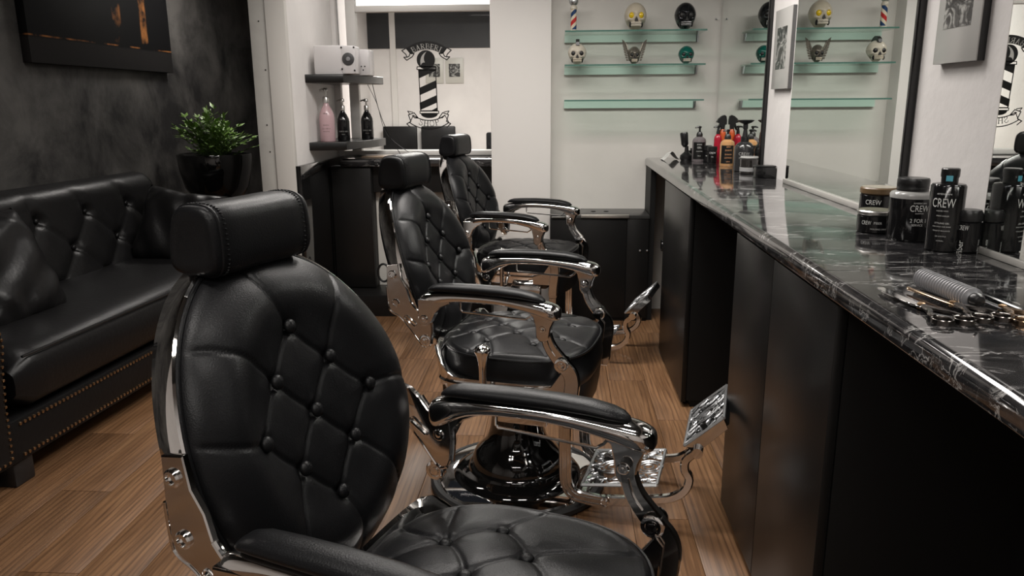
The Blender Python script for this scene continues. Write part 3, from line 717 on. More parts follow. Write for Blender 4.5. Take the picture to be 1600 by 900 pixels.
# ================================================================== LEFT: painting, plant, sofa, pillows
def painting_mat():
    m = mat('dark_painting', (.01, .01, .01), .6, spec=.15)
    tc = N(m, 'ShaderNodeTexCoord'); sp = N(m, 'ShaderNodeSeparateXYZ'); L(m, tc.outputs['Object'], sp.inputs[0])
    # object space: y 0..1.45 along the wall, z 0..0.9 up
    def band(sock, c, wd, soft=.3):
        a = N(m, 'ShaderNodeMath', operation='SUBTRACT'); L(m, sock, a.inputs[0]); a.inputs[1].default_value = c
        b = N(m, 'ShaderNodeMath', operation='ABSOLUTE'); L(m, a.outputs[0], b.inputs[0])
        d = N(m, 'ShaderNodeMapRange'); L(m, b.outputs[0], d.inputs[0]); d.inputs[1].default_value = wd*(1-soft); d.inputs[2].default_value = wd; d.inputs[3].default_value = 1; d.inputs[4].default_value = 0
        return d.outputs[0]
    def mul(a, b):
        k = N(m, 'ShaderNodeMath', operation='MULTIPLY'); L(m, a, k.inputs[0]); L(m, b, k.inputs[1]); return k.outputs[0]
    def add(a, b):
        k = N(m, 'ShaderNodeMath', operation='ADD'); L(m, a, k.inputs[0]); L(m, b, k.inputs[1]); return k.outputs[0]
    n = N(m, 'ShaderNodeTexNoise'); n.inputs['Scale'].default_value = 9; n.inputs['Detail'].default_value = 6; L(m, tc.outputs['Object'], n.inputs['Vector'])
    r = ramp(m, [(.45, (0, 0, 0)), (.62, (1, 1, 1))]); L(m, n.outputs[0], r.inputs[0])
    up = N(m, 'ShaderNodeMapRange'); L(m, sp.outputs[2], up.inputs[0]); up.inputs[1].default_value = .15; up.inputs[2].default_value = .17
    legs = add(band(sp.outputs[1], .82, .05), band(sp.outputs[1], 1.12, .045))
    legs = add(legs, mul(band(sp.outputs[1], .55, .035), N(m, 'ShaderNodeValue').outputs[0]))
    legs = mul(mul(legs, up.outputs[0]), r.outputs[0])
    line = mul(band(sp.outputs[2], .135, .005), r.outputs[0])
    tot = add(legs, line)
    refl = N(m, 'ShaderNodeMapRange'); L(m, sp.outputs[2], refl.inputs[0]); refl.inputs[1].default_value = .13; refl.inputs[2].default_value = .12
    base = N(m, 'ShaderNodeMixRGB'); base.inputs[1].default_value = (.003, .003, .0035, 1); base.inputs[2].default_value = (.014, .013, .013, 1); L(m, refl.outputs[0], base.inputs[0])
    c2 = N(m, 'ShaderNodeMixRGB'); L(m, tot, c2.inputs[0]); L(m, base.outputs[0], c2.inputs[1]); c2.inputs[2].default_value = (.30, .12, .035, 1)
    L(m, c2.outputs[0], BS(m).inputs['Base Color']); return m
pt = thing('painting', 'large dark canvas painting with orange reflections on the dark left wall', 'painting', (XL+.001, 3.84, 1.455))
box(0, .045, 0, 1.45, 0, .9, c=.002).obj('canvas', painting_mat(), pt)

# potted fern
pf = thing('potted_plant', 'leafy green plant in a glossy black bowl pot beside the sofa', 'plant', (-2.24, 5.0, .60))
MB().lathe([(0, 0), (.11, 0), (.13, .01), (.20, .12), (.228, .24), (.236, .325), (.232, .335), (.222, .33), (.214, .25), (0, .25)], 48).obj('pot', gloss_black, pf)
MB().lathe([(0, .27), (.21, .275), (.214, .25), (0, .25)], 24).obj('soil', mat('soil', (.01, .007, .005), .9), pf)
leafm = mat('leaf_green', (.11, .20, .035), .45)
lf = MB(); sm = MB()
rnd = random.Random(5)
for i in range(78):
    a = rnd.uniform(0, 2*PI); lean = rnd.uniform(.05, 1.0)
    hgt = rnd.uniform(.10, .33)*(1.1-.35*lean); out = lean*.24
    p0 = Vector((rnd.uniform(-.06, .06), rnd.uniform(-.06, .06), .27)); p2 = p0+Vector((out*math.cos(a), out*math.sin(a), hgt)); p1 = p0+Vector((out*.3*math.cos(a), out*.3*math.sin(a), hgt*.7))
    pts = [(1-t_)**2*p0+2*t_*(1-t_)*p1+t_*t_*p2 for t_ in [k/6 for k in range(7)]]
    sm.tube(pts, [.0022]*7, 4)
    for k in range(2, 7):
        for sd in (-1, 1, 0):
            if sd == 0 and k < 6: continue
            d = (pts[k]-pts[k-1]).normalized(); side = d.cross(Vector((0, 0, 1)))
            if side.length < .1: side = Vector((1, 0, 0))
            side.normalize(); dr = (d*.6+side*sd*.9+Vector((0, 0, rnd.uniform(-.2, .35)))).normalized()
            ln = rnd.uniform(.032, .062); wd = ln*.24; nn = dr.cross(Vector((rnd.uniform(-.4, .4), rnd.uniform(-.4, .4), 1))).normalized()
            b0 = pts[k]; lf.add([b0, b0+dr*ln*.45+nn*wd, b0+dr*ln, b0+dr*ln*.45-nn*wd, b0+dr*ln*.5+Vector((0, 0, .003))], [(0, 1, 4), (1, 2, 4), (2, 3, 4), (3, 0, 4)])
fo = lf.obj('foliage', leafm, pf, smooth=False); fo['kind'] = 'stuff'
so = sm.obj('stems', mat('stem_green', (.05, .09, .02), .6), pf); so['kind'] = 'stuff'
st = thing('plant_stand', 'dark stand holding the black plant pot beside the sofa', 'stand', (-2.24, 5.0, 0))
box(-.17, .17, -.17, .17, .57, .599, c=.004).obj('top', blk, st)
for sx in (-1, 1):
    for sy in (-1, 1): MB().tube([(sx*.19, sy*.19, 0), (sx*.14, sy*.14, .575)], .014, 8).obj('leg', blk, st)

# sofa: local x 0 is the front, -x towards the wall, y along its length
sf = thing('sofa', 'long black leather tufted sofa with nailhead trim against the dark wall', 'sofa', (-1.775, 2.25, 0), math.radians(-4))
def tuft_height(U, V, seams, buttons, dc=.006, wc=.005, db=.012, wb=.018, dp=.007, wp=.022):
    D = np.full(U.shape, 9.)
    for (a, b) in seams:
        ax, ay = a; bx, by = b; dx, dy = bx-ax, by-ay; l2 = dx*dx+dy*dy+1e-12
        t_ = np.clip(((U-ax)*dx+(V-ay)*dy)/l2, 0, 1); D = np.minimum(D, np.hypot(U-ax-t_*dx, V-ay-t_*dy))
    Hh = -dc*np.exp(-(D/wc)**2)-dp*np.exp(-(D/wp)**2)
    for (bx, by) in buttons:
        d = np.hypot(U-bx, V-by); Hh -= db*np.exp(-(d/wb)**2)
    return Hh
def grid_mesh(P3, m, n):
    vs = [tuple(p) for p in P3.reshape(-1, 3)]
    fs = [(i*n+j, i*n+j+1, (i+1)*n+j+1, (i+1)*n+j) for i in range(m-1) for j in range(n-1)]
    return MB().add(vs, fs)
# base and rail
LEN = 2.02
box(-.80, -.02, -.10, LEN, .085, .235, c=.01).obj('base_rail', leather_b, sf)
# seat cushion with soft front
def cushion(x0, x1, y0, y1, z0, z1, m, parent, name='seat_cushion'):
    n = 15; rings = []
    k = 26
    for j in range(k+1):
        t_ = j/k; y = y0+(y1-y0)*t_; e = min(t_, 1-t_)*(y1-y0); sh = min(1, math.sqrt(max(e, 0)/.05)) if e < .05 else 1
        zc = (z0+z1)/2; ring = []
        for q in range(28):
            a = 2*PI*q/28; ca, sa = math.cos(a), math.sin(a)
            sx = math.copysign(abs(ca)**.35, ca); sz = math.copysign(abs(sa)**.45, sa)
            dome = .012*max(sa, 0)*(1-abs(ca))
            ring.append(((x0+x1)/2+sx*(x1-x0)/2*(.96+.04*sh), y, zc+sz*(z1-z0)/2*(.55+.45*sh)+dome))
        rings.append(ring)
    return MB().loft(rings).obj(name, m, parent, sharp=60)
cushion(-.72, .0, .06, LEN-.10, .235, .455, leather_b, sf)
pp = MB().tube([(-.008, y, .436) for y in np.linspace(.1, LEN-.14, 20)], .005, 6); pp.obj('piping', leather_b, sf)
# tufted backrest
ny, nz = 170, 60
yy = np.linspace(-.2, LEN+.02, ny); tt = np.linspace(0, 1, nz)
U, T = np.meshgrid(yy, tt)
zz = .40+T*.46
bt = []
for r_, z in ((0, .735), (1, .585), (2, .44)):
    for k in range(-1, 8):
        y = .06+k*.335+(.167 if r_ == 1 else 0)
        if -.15 < y < LEN-.02: bt.append((y, z))
seams = []
for a in bt:
    for b in bt:
        if a < b and abs(abs(a[0]-b[0])-.1675) < .02 and .1 < abs(a[1]-b[1]) < .17: seams.append((a, b))
seams += [((y, z), (y-.03, z+.06)) for (y, z) in bt if z > .7]
Hh = tuft_height(U, zz, seams, bt, .007, .006, .03, .028, .012, .04)
xf = -.56-(zz-.45)*.28
topr = np.clip((zz-.79)/.07, 0, 1); xb = xf+Hh-.10*(1-np.sqrt(np.clip(1-topr**2, 0, 1)))
edge = np.clip((np.abs(U-(LEN+.02-1.1-.01))-1.05)/.07, 0, 1)
xb = xb-.08*edge**2
zq = zz+.02*np.sin(topr*PI/2)
P3 = np.stack([xb, U, zq], -1)
bm_ = grid_mesh(P3, nz, ny)
bm_.obj('backrest', leather_b, sf, sharp=80)
MB().prism([(-.62, .2), (-.64, .60), (-.745, .868), (-.80, .872), (-.83, .80), (-.80, .2)], -.20, LEN+.02, 'xz', c=.01).obj('back_shell', leather_b, sf)
bo_ = MB()
for (y, z) in bt: bo_ = MB().sphere((-.56-(z-.45)*.28-.028, y, z), .009, .013, .013, 12, 8); bo_.obj('button', leather_b, sf)
# arms: rolled
def sofa_arm(y0, y1, yr):
    r = .14; pts = [(y0, .09), (y1, .09), (y1-(.0), .42)]
    s_ = 1 if yr > 0 else -1
    cy = (y0+y1)/2
    pts = [(cy-.09, .09), (cy+.09, .09), (cy+.10, .30), (cy+.115, .44)]+[(cy+.135*math.cos(a), .53+.125*math.sin(a)) for a in [-.3+(PI+.6)*i/16 for i in range(17)]]+[(cy-.115, .44), (cy-.10, .30)]
    a_ = MB().prism(pts, -.80, -.03, 'yz', c=.006).obj('arm', leather_b, sf)
    pf2 = [((p[0]-cy)*.88+cy, (p[1]-.35)*.94+.35) for p in pts]
    MB().prism(pf2, -.03, .0, 'yz', c=.008).obj('front_panel', leather_b, a_)
    nb = MB(); P = [Vector((0, *p)) for p in [((q[0]-cy)*.80+cy, (q[1]-.35)*.90+.35) for q in pts]]+[Vector((0, (pts[0][0]-cy)*.8+cy, (pts[0][1]-.35)*.9+.35))]
    acc = 0
    for a, b in zip(P[:-1], P[1:]):
        Ls = (b-a).length; t_ = acc
        while t_ < Ls:
            p = a+(b-a)*(t_/Ls); nb.sphere((.002, p.y, p.z), .004, .0055, .0055, 6, 4); t_ += .022
        acc = t_-Ls
    o = nb.obj('nailheads', brass, a_); o['kind'] = 'stuff'
sofa_arm(-.20, .02, 1); sofa_arm(LEN-.12, LEN+.12, 1)
nb = MB()
for z in (.105, .215):
    y = .06
    while y < LEN-.1: nb.sphere((-.018, y, z), .005, .0068, .0068, 6, 4); y += .021
o = nb.obj('nailheads', brass, sf, 'row of small brass nailheads'); o['kind'] = 'stuff'
for (x, y) in ((-.07, .06), (-.07, LEN-.08), (-.74, .06), (-.74, LEN-.08)): box(x-.04, x+.04, y-.045, y+.045, 0, .086, c=.006).obj('foot', blk, sf)

def pillow(label, loc, s, rot, th=.10):
    n = 34; u = np.linspace(-1, 1, n); A, B = np.meshgrid(u, u)
    e = (1-A**4)*(1-B**4); hh = th*np.sqrt(np.clip(e, 0, 1))**1.1
    pin = 1-.10*(1-np.abs(A*B)**.8)*(np.maximum(np.abs(A), np.abs(B))**3)
    wr = .006*np.sin(9*A+6*B)*e+.005*np.sin(17*A*B+3*B)*np.sqrt(np.clip(e, 0, 1))
    X, Y = A*s*pin, B*s*pin
    m = MB()
    for sg in (1, -1): 
        g = grid_mesh(np.stack([X, Y, sg*(hh+wr*(hh > .02))], -1), n, n); m.add(g.v, g.f)
    o = m.obj('throw_pillow', leather_b, None, sharp=80)
    o.location = loc; o.rotation_euler = rot
    return tag(o, label, 'pillow')
pillow('square black leather pillow leaning at the near end of the sofa', (-2.14, 2.77, .62), .23, (math.radians(10), math.radians(68), math.radians(4)))
pillow('square black leather pillow leaning at the far end of the sofa, behind the headrest', (-2.02, 3.98, .60), .22, (math.radians(64), math.radians(8), math.radians(-4)))

# ================================================================== BARBER CHAIRS
T17 = math.radians(17); cT, sT = math.cos(T17), math.sin(T17)
A_, B_ = .250, .270
def BPt(u, v, h):
    """point on the backrest: u across, v up the slope, h out of the front"""
    x = -.262-sT*v+.7*u*u
    return (x+h*cT, u, .757+cT*v+h*sT)
def disc_grid(n, r0=.6):
    s = np.linspace(-1, 1, n); X, Y = np.meshgrid(s, s)
    dx = X*np.sqrt(1-Y*Y/2); dy = Y*np.sqrt(1-X*X/2); rho = np.hypot(dx, dy)+1e-9
    r = np.where(rho > r0, r0+(1-r0)*np.sin(np.clip((rho-r0)/(1-r0), 0, 1)*PI/2), rho)
    return dx/rho*r, dy/rho*r, r
def build_back(root):
    n = 150; dx, dy, r = disc_grid(n, .55)
    U, V = dx*A_, dy*B_
    su, sv = .067, .0695
    Bn = [(a*su, b*sv) for a, b in ((0, 2), (1, 1), (-1, 1), (2, 0), (0, 0), (-2, 0), (1, -1), (-1, -1), (0, -2))]
    seams = []
    def curve(a, b, k):
        a, b = Vector(a), Vector(b); d = b-a; nn = Vector((-d.y, d.x))*k; pts = [(1-t_)**2*a+2*t_*(1-t_)*((a+b)/2+nn)+t_*t_*b for t_ in [i/5 for i in range(6)]]
        for p, q in zip(pts[:-1], pts[1:]): seams.append((tuple(p), tuple(q)))
    for a in Bn:
        for b in Bn:
            if a < b and abs(abs(a[0]-b[0])-su) < .01 and abs(abs(a[1]-b[1])-sv) < .01: curve(a, b, .10 if a[1] < b[1] else -.10)
    E_ = lambda ang: (A_*1.02*math.cos(math.radians(ang)), B_*1.02*math.sin(math.radians(ang)))
    for b, ang, k in ((Bn[0], 100, .12), (Bn[1], 50, .12), (Bn[2], 142, -.15), (Bn[3], -4, .1), (Bn[5], 168, .1), (Bn[6], -50, .1), (Bn[7], 236, -.12), (Bn[8], -84, .12)): curve(b, E_(ang), k)
    H_ = tuft_height(U, V, seams, Bn, .0042, .0034, .009, .0135, .0030, .020)
    prof = np.where(r > .62, -.055*(1-np.sqrt(np.clip(1-((r-.62)/.38)**2, 0, 1))), 0)+.010*np.exp(-((r-.72)/.16)**2)
    fade = np.clip((1-r)/.06, 0, 1)
    Hh = prof+H_*fade+.006
    X = -.262-sT*V+.7*U*U+Hh*cT; Z = .757+cT*V+Hh*sT
    back = grid_mesh(np.stack([X, U, Z], -1), n, n).obj('backrest', leather, root, sharp=85)
    # back shell behind the pad
    rings = []
    for rr, h in ((1.0, -.048), (1.0, -.085), (.93, -.10), (.6, -.105), (.02, -.105)):
        rings.append([BPt(A_*rr*math.cos(a), B_*rr*math.sin(a), h) for a in [2*PI*k/64 for k in range(64)]])
    MB().loft(rings).obj('back_shell', leather, back, sharp=50)
    band = []
    for k in range(96):
        a = 2*PI*k/96; c, s_ = math.cos(a), math.sin(a)
        band.append([BPt((A_+o)*c, (B_+o)*s_, h) for o, h in ((.001, -.046), (.006, -.044), (.010, -.047), (.010, -.086), (.006, -.089), (.001, -.087))])
    MB().loft(band, close=True).obj('rim_band', chrome_pol, root, sharp=50)
    # pale piping bead between pad and band
    MB().tube([BPt((A_+.002)*math.cos(a), (B_+.002)*math.sin(a), -.043) for a in [2*PI*k/96 for k in range(96)]], .0032, 6, True).obj('piping', leather, back)
    for (u, v) in Bn:
        m = MB().sphere((0, 0, 0), .0075, .0118, .0118, 16, 10)
        p = BPt(u, v, .006); m.xf(Matrix.Translation(p) @ Matrix.Rotation(-T17, 4, 'Y')); m.obj('button', leather, back)
def build_headrest(root):
    # cross-section in (x, z), extruded across the chair with softened ends
    sec = [(.0, -.052), (.032, -.050), (.045, -.035), (.047, .0), (.042, .035), (.026, .050), (-.006, .053), (-.028, .046), (-.040, .02), (-.046, -.02), (-.042, -.042), (-.02, -.052)]
    sec = [(p.x, p.y) for p in smoothpath([Vector((a, b, 0)) for a, b in sec+[sec[0]]], 5)][:-1]
    rings = []
    W = .110
    def rg(y, k, lift=0): return [(-.372+a*k-.30*0*b, y, 1.038+b*k) for a, b in sec]
    for y, k in ((-W, .55), (-W-.002, .80), (-W+.002, .93), (-W+.010, .985), (-W+.013, .965), (-W+.016, .99), (-.06, 1.02), (0, 1.0), (.06, 1.02), (W-.016, .99), (W-.013, .965), (W-.010, .985), (W-.002, .93), (W+.002, .80), (W, .55)):
        rings.append(rg(y, k))
    hr = MB().loft(rings).obj('headrest', leather, root, sharp=70)
    for s_ in (-1, 1):
        m = MB().tube([(a, s_*(W-.0125), b) for a, b in [(-.372+p*.985, 1.038+q*.985) for p, q in sec]], .0022, 6, True); m.obj('piping', leather, hr)
        st_ = MB(); k = len(sec)
        for i in range(0, k):
            a, b = sec[i]; a2, b2 = sec[(i+1) % k]; nseg = max(1, int(math.hypot(a2-a, b2-b)/.0085))
            for q in range(nseg):
                t_ = (q+.5)/nseg; x, z = a+(a2-a)*t_, b+(b2-b)*t_; rr = 1.0+.010
                st_.sphere((-.372+x*rr, s_*(W-.022), 1.038+z*rr), .0014, .0030, .0014, 6, 4)
        st_.obj('stitching', leather, hr)
    for s_ in (-.03, .03): MB().tube([(-.375, s_, 1.0), (-.375, s_, .93), (-.37, s_, .85)], .006, 8).obj('headrest_post', chrome, root)
def build_seat(root, variant=0):
    n = 130; dx, dy, r = disc_grid(n, .6)
    ang = np.arctan2(dy, dx); e = .62
    sx = np.sign(np.cos(ang))*np.abs(np.cos(ang))**e; sy = np.sign(np.sin(ang))*np.abs(np.sin(ang))**e
    mx = (np.abs(np.cos(ang))**(2.9)+np.abs(np.sin(ang))**(2.9))**(-1/2.9)
    X0, Y0 = r*np.cos(ang)*mx, r*np.sin(ang)*mx
    cx = .028; U = cx+X0*.232; V = Y0*.258*(1-.06*np.clip(-X0, 0, 1)**2)
    g = .0735
    Bn = [(-.122, .0735), (-.122, -.0735), (-.05, 0), (-.05, .147), (-.05, -.147), (.022, .0735), (.022, -.0735), (.095, 0), (.095, .147), (.095, -.147), (.168, .0735), (.168, -.0735)]
    if variant: Bn = [(-.086, .079), (-.086, -.079), (-.013, .150), (-.013, 0), (-.013, -.150), (.058, .080), (.058, -.080), (.130, 0), (-.158, 0)]
    seams = []
    def curve(a, b, k):
        a, b = Vector(a), Vector(b); d = b-a; nn = Vector((-d.y, d.x))*k; pts = [(1-t_)**2*a+2*t_*(1-t_)*((a+b)/2+nn)+t_*t_*b for t_ in [i/5 for i in range(6)]]
        for p, q in zip(pts[:-1], pts[1:]): seams.append((tuple(p), tuple(q)))
    for a in Bn:
        for b in Bn:
            if a < b and .05 < abs(a[0]-b[0]) < .09 and .05 < abs(a[1]-b[1]) < .09: curve(a, b, .12)
    rays = ((Bn[0], (-.22, .12)), (Bn[1], (-.22, -.12)), (Bn[0], (-.14, .27)), (Bn[1], (-.14, -.27)), (Bn[2], (.05, .27)), (Bn[4], (.05, -.27)), (Bn[5], (.27, .20)), (Bn[6], (.27, -.20)), (Bn[7], (.27, .04))) if variant else None
    for b, e2 in rays or ((Bn[0], (-.21, .14)), (Bn[1], (-.21, -.14)), (Bn[3], (-.10, .27)), (Bn[4], (-.10, -.27)), (Bn[3], (.0, .27)), (Bn[4], (.0, -.27)), (Bn[8], (.17, .25)), (Bn[9], (.17, -.25)), (Bn[8], (.06, .27)), (Bn[10], (.27, .12)), (Bn[11], (.27, -.12)), (Bn[0], (-.2, .03)), (Bn[1], (-.2, -.03))): curve(b, e2, .08)
    H_ = tuft_height(U, V, seams, Bn, .0042, .0036, .009, .015, .0032, .022)
    Z = .556-.022*(np.clip(r, 0, .9)/.9)**2-.03*np.clip((r-.9)/.1, 0, 1)**2*0
    rim = np.clip((r-.93)/.07, 0, 1); Z = Z-.012*rim**2
    Z = Z+H_*np.clip((1-r)/.08, 0, 1)
    seat = grid_mesh(np.stack([U, V, Z], -1), n, n)
    so_ = seat.obj('seat', leather, root, sharp=85)
    # side wall of the cushion
    rings = []
    for k_, z in ((1.0, .5215), (1.010, .513), (1.028, .498), (1.040, .480), (1.040, .462), (1.022, .446), (.985, .436), (.9, .432)):
        ring = []
        for q in range(96):
            a = 2*PI*q/96; m_ = (abs(math.cos(a))**2.9+abs(math.sin(a))**2.9)**(-1/2.9); X_, Y_ = math.cos(a)*m_, math.sin(a)*m_
            ring.append((cx+X_*.232*k_, Y_*.258*(1-.06*max(-X_, 0)**2)*k_, z+(.0 if X_ < .3 else -.03*(X_-.3)*min(1, (.5215-z)/.03))))
        rings.append(ring)
    MB().loft(rings, cap=False).obj('seat_side', leather, so_, sharp=85)
    MB().tube([(p[0]+(p[0]-cx)*.01, p[1]*1.01, .520) for p in rings[0]], .0036, 6, True).obj('piping', leather, so_)
    # front apron
    ap = []
    for z, k in ((.455, 1.035), (.43, 1.03), (.38, 1.01), (.335, .98)):
        row = []
        for q in range(-14, 15):
            a = q/14*.80; m_ = (abs(math.cos(a))**2.9+abs(math.sin(a))**2.9)**(-1/2.9)
            row.append((cx+math.cos(a)*m_*.232*k, math.sin(a)*m_*.235*k, z))
        ap.append(row)
    m = MB(); n2 = len(ap[0]); vs = [p for r_ in ap for p in r_]+[(p[0]-.02, p[1]*.96, p[2]) for r_ in ap for p in r_]
    o_ = len(ap)*n2; fs = []
    for i in range(len(ap)-1):
        for j in range(n2-1):
            fs.append((i*n2+j, i*n2+j+1, (i+1)*n2+j+1, (i+1)*n2+j)); fs.append((o_+i*n2+j, o_+(i+1)*n2+j, o_+(i+1)*n2+j+1, o_+i*n2+j+1))
    for j in range(n2-1): i = len(ap)-1; fs.append((i*n2+j, i*n2+j+1, o_+i*n2+j+1, o_+i*n2+j)); fs.append((j, o_+j, o_+j+1, j+1))
    for i in range(len(ap)-1):
        fs.append((i*n2, (i+1)*n2, o_+(i+1)*n2, o_+i*n2)); fs.append((i*n2+n2-1, o_+i*n2+n2-1, o_+(i+1)*n2+n2-1, (i+1)*n2+n2-1))
    m.add(vs, fs).obj('front_apron', leather, root, sharp=60)
    for (bx, by) in Bn:
        MB().sphere((bx, by, .556-.022*min(1, math.hypot((bx-cx)/.21, by/.235))**2-.009), .012, .012, .0068, 14, 8).obj('button', leather, so_)
def build_frame(root):
    # chrome tub round the sides and the back
    def plan(o, n=60):
        pts = []
        for q in range(n+1):
            a = math.radians(42)+math.radians(276)*q/n; m_ = (abs(math.cos(a))**5+abs(math.sin(a))**5)**(-1/5)
            pts.append((.012+math.cos(a)*m_*(.208+o), math.sin(a)*m_*(.262+o)))
        return pts
    lv = [(.385, -.03), (.39, -.012), (.40, -.002), (.425, .004), (.428, .007), (.434, .008), (.438, .004), (.444, .008), (.452, .014), (.456, .016), (.458, .008)]
    m = MB(); n = 61; vs = []
    for z, o in lv:
        for q, (x, y) in enumerate(plan(o)):
            rear = max(0, min(1, (-x-.10)/.09)); zz_ = z+(.085*rear*rear if z > .437 else 0)*((z-.437)/.021)
            vs.append((x, y, zz_))
    # inner wall
    for z, o in ((.458, -.004), (.385, -.034)):
        for q, (x, y) in enumerate(plan(o)):
            rear = max(0, min(1, (-x-.10)/.09)); vs.append((x, y, z+(.085*rear*rear if z > .45 else 0)))
    k = len(lv)+2; fs = []
    for i in range(k):
        for j in range(n-1): fs.append((i*n+j, i*n+j+1, ((i+1) % k)*n+j+1, ((i+1) % k)*n+j))
    fs.append(tuple(i*n for i in range(k))); fs.append(tuple(i*n+n-1 for i in reversed(range(k))))
    m.add(vs, fs).obj('seat_frame', chrome, root, sharp=45)
    box(-.17, .19, -.235, .235, .372, .45, c=.01).obj('seat_pan', gloss_black, root)
    for s_ in (-1, 1): box(.02, .17, s_*.262-.012, s_*.262+.012, .33, .392, c=.004).obj('frame_block', chrome, root)
def build_arm(root, s):
    """s=-1 the chair's right-hand side (nearer the camera), +1 the other"""
    y0 = s*.283
    ys = lambda x: y0+s*.010*(x/.2)
    # casting under the pad
    st_ = [(-.208, .018, .668, .698), (-.204, .022, .655, .706), (-.19, .025, .655, .712), (-.165, .027, .668, .716), (-.13, .027, .684, .719), (-.08, .027, .692, .721), (0, .0275, .694, .722), (.06, .028, .690, .720), (.11, .030, .682, .717), (.15, .032, .673, .714), (.18, .032, .664, .710), (.200, .027, .660, .704), (.211, .018, .665, .697), (.215, .007, .673, .689)]
    rings = []
    st_ = [tuple(v) for v in smoothpath([Vector(t4) for t4 in st_], 3)]
    for x, w_, zb, zt in st_:
        ring = []
        for q in range(32):
            a = 2*PI*q/32; ca, sa = math.cos(a), math.sin(a)
            ring.append((x, ys(x)+math.copysign(abs(ca)**.72, ca)*w_, (zb+zt)/2+math.copysign(abs(sa)**.72, sa)*(zt-zb)/2))
        rings.append(ring)
    arm = MB().loft(rings).obj('armrest', chrome, root, sharp=60)
    # rear and front lugs
    m = MB()
    m.prism([(-.210, .695), (-.211, .66), (-.211, .632), (-.205, .620), (-.192, .615), (-.178, .620), (-.170, .634), (-.160, .655), (-.140, .674), (-.11, .688), (-.11, .70)], y0-.019, y0+.019, 'xz', c=.003)
    m2 = m; m = MB()
    m.prism([(.10, .70), (.115, .688), (.138, .668), (.145, .640), (.147, .612), (.156, .600), (.174, .599), (.184, .610), (.189, .640), (.200, .665), (.205, .69)], y0-.018+s*.008, y0+.016+s*.008, 'xz', c=.003)
    m2.obj('lug', chrome, arm); m.obj('lug', chrome, arm)
    bolts = [(-.192, .638, .012, .022), (.166, .636, .011, .020+.006), (.219, .533, .021, .02), (-.203, .562, .019, .013)]
    # pad
    rings = []
    for x, w_, h in ((-.186, .006, .004), (-.183, .015, .010), (-.172, .022, .018), (-.15, .0255, .024), (-.10, .027, .027), (-.03, .0275, .029), (.04, .028, .028), (.10, .028, .026), (.135, .026, .023), (.155, .021, .018), (.166, .013, .011), (.170, .005, .004)):
        zt = .720 if x < .08 else .720-(x-.08)*.10
        rings.append([(x, ys(x)+math.cos(2*PI*q/20)*w_, zt-.003+(math.sin(2*PI*q/20)*.5+.5)*h if True else 0) for q in range(20)])
    MB().loft(rings).obj('arm_pad', leather, arm, sharp=60)
    # rear bracket from rim band to pivot
    outer_ = [(-.318, .785), (-.282, .79), (-.274, .745), (-.256, .715), (-.246, .678), (-.228, .655), (-.205, .643), (-.184, .640), (-.180, .60), (-.184, .560), (-.190, .545), (-.203, .541), (-.215, .548), (-.245, .588), (-.280, .628), (-.306, .643), (-.316, .66), (-.320, .72)]
    if s > 0: outer_ = [(-.317, .690), (-.285, .700), (-.265, .694)]+outer_[4:16]+[(-.317, .66)]
    slot = []
    cx_, cz_, aa = -.247, .620, math.radians(-38)
    for q in range(16):
        a = 2*PI*q/16; lx = math.cos(a)*.006+(.016 if math.cos(a) > 0 else -.016); lz = math.sin(a)*.006
        slot.append((cx_+lx*math.cos(aa)-lz*math.sin(aa), cz_+lx*math.sin(aa)+lz*math.cos(aa)))
    MBs = MB().tube([(a, s*.268-.0065, b) for a, b in slot], .0022, 6, True)
    br = MB().prism(outer_, s*.268-.006, s*.268+.006, 'xz', holes=[slot], c=.002).obj('rear_bracket', chrome_cast, root)
    rim = [(-.246, .678), (-.228, .655), (-.205, .643), (-.184, .640), (-.179, .60), (-.183, .555)]
    MBs.obj('slot_rim', chrome_pol, br)
    MB().tube([(p.x, s*.268-.0045, p.y) for p in smoothpath([Vector((q[0], q[1], 0)) for q in outer_[-7:]], 3)], .0035, 8).obj('edge_rib', chrome_pol, br)
    MB().tube([(a, s*.268-s*.0, b) for a, b in smoothpath([Vector((p[0], p[1], 0)) for p in rim], 4) for a, b in [(a, b)]] if False else [(p.x, s*.272, p.y) for p in smoothpath([Vector((q[0], q[1], 0)) for q in rim], 4)], .0045, 8).obj('edge_rib', chrome, br)
    # front link: curved upper piece with the big joint, and lower strap
    up = smoothpath([Vector((.168, .645, 0)), Vector((.172, .61, 0)), Vector((.183, .580, 0)), Vector((.201, .555, 0)), Vector((.219, .533, 0)), Vector((.229, .515, 0))], 5)
    wd = [.028+.018*(i/(len(up)-1)) for i in range(len(up))]
    lk = MB().prism(ribbon([(p.x, p.y) for p in up], wd), y0-.010, y0+.010, 'xz', c=.003).obj('front_link', chrome_cast, root)
    g_ = smoothpath([Vector((.172, .612, 0)), Vector((.182, .582, 0)), Vector((.199, .557, 0))], 4)
    MB().tube([(p.x, y0+s*-0+(-.0105 if s < 0 else -.0105), p.y) for p in g_], .0022, 6).obj('groove_rib', chrome, lk)
    lo = smoothpath([Vector((.219, .533, 0)), Vector((.240, .512, 0)), Vector((.248, .485, 0)), Vector((.246, .45, 0)), Vector((.240, .40, 0)), Vector((.238, .345, 0))], 5)
    MB().prism(ribbon([(p.x, p.y) for p in lo], [.044, .044]+[.042]*(len(lo)-4)+[.036, .026]), y0-.016, y0+.004, 'xz', c=.003).obj('lower_link', chrome_cast, root)
    MB().prism([(.13, .44), (.18, .455), (.225, .52), (.24, .50), (.235, .44), (.225, .40), (.13, .40)], y0-s*.022-.008, y0-s*.022+.008, 'xz', c=.003).obj('side_cheek', chrome_cast, root)
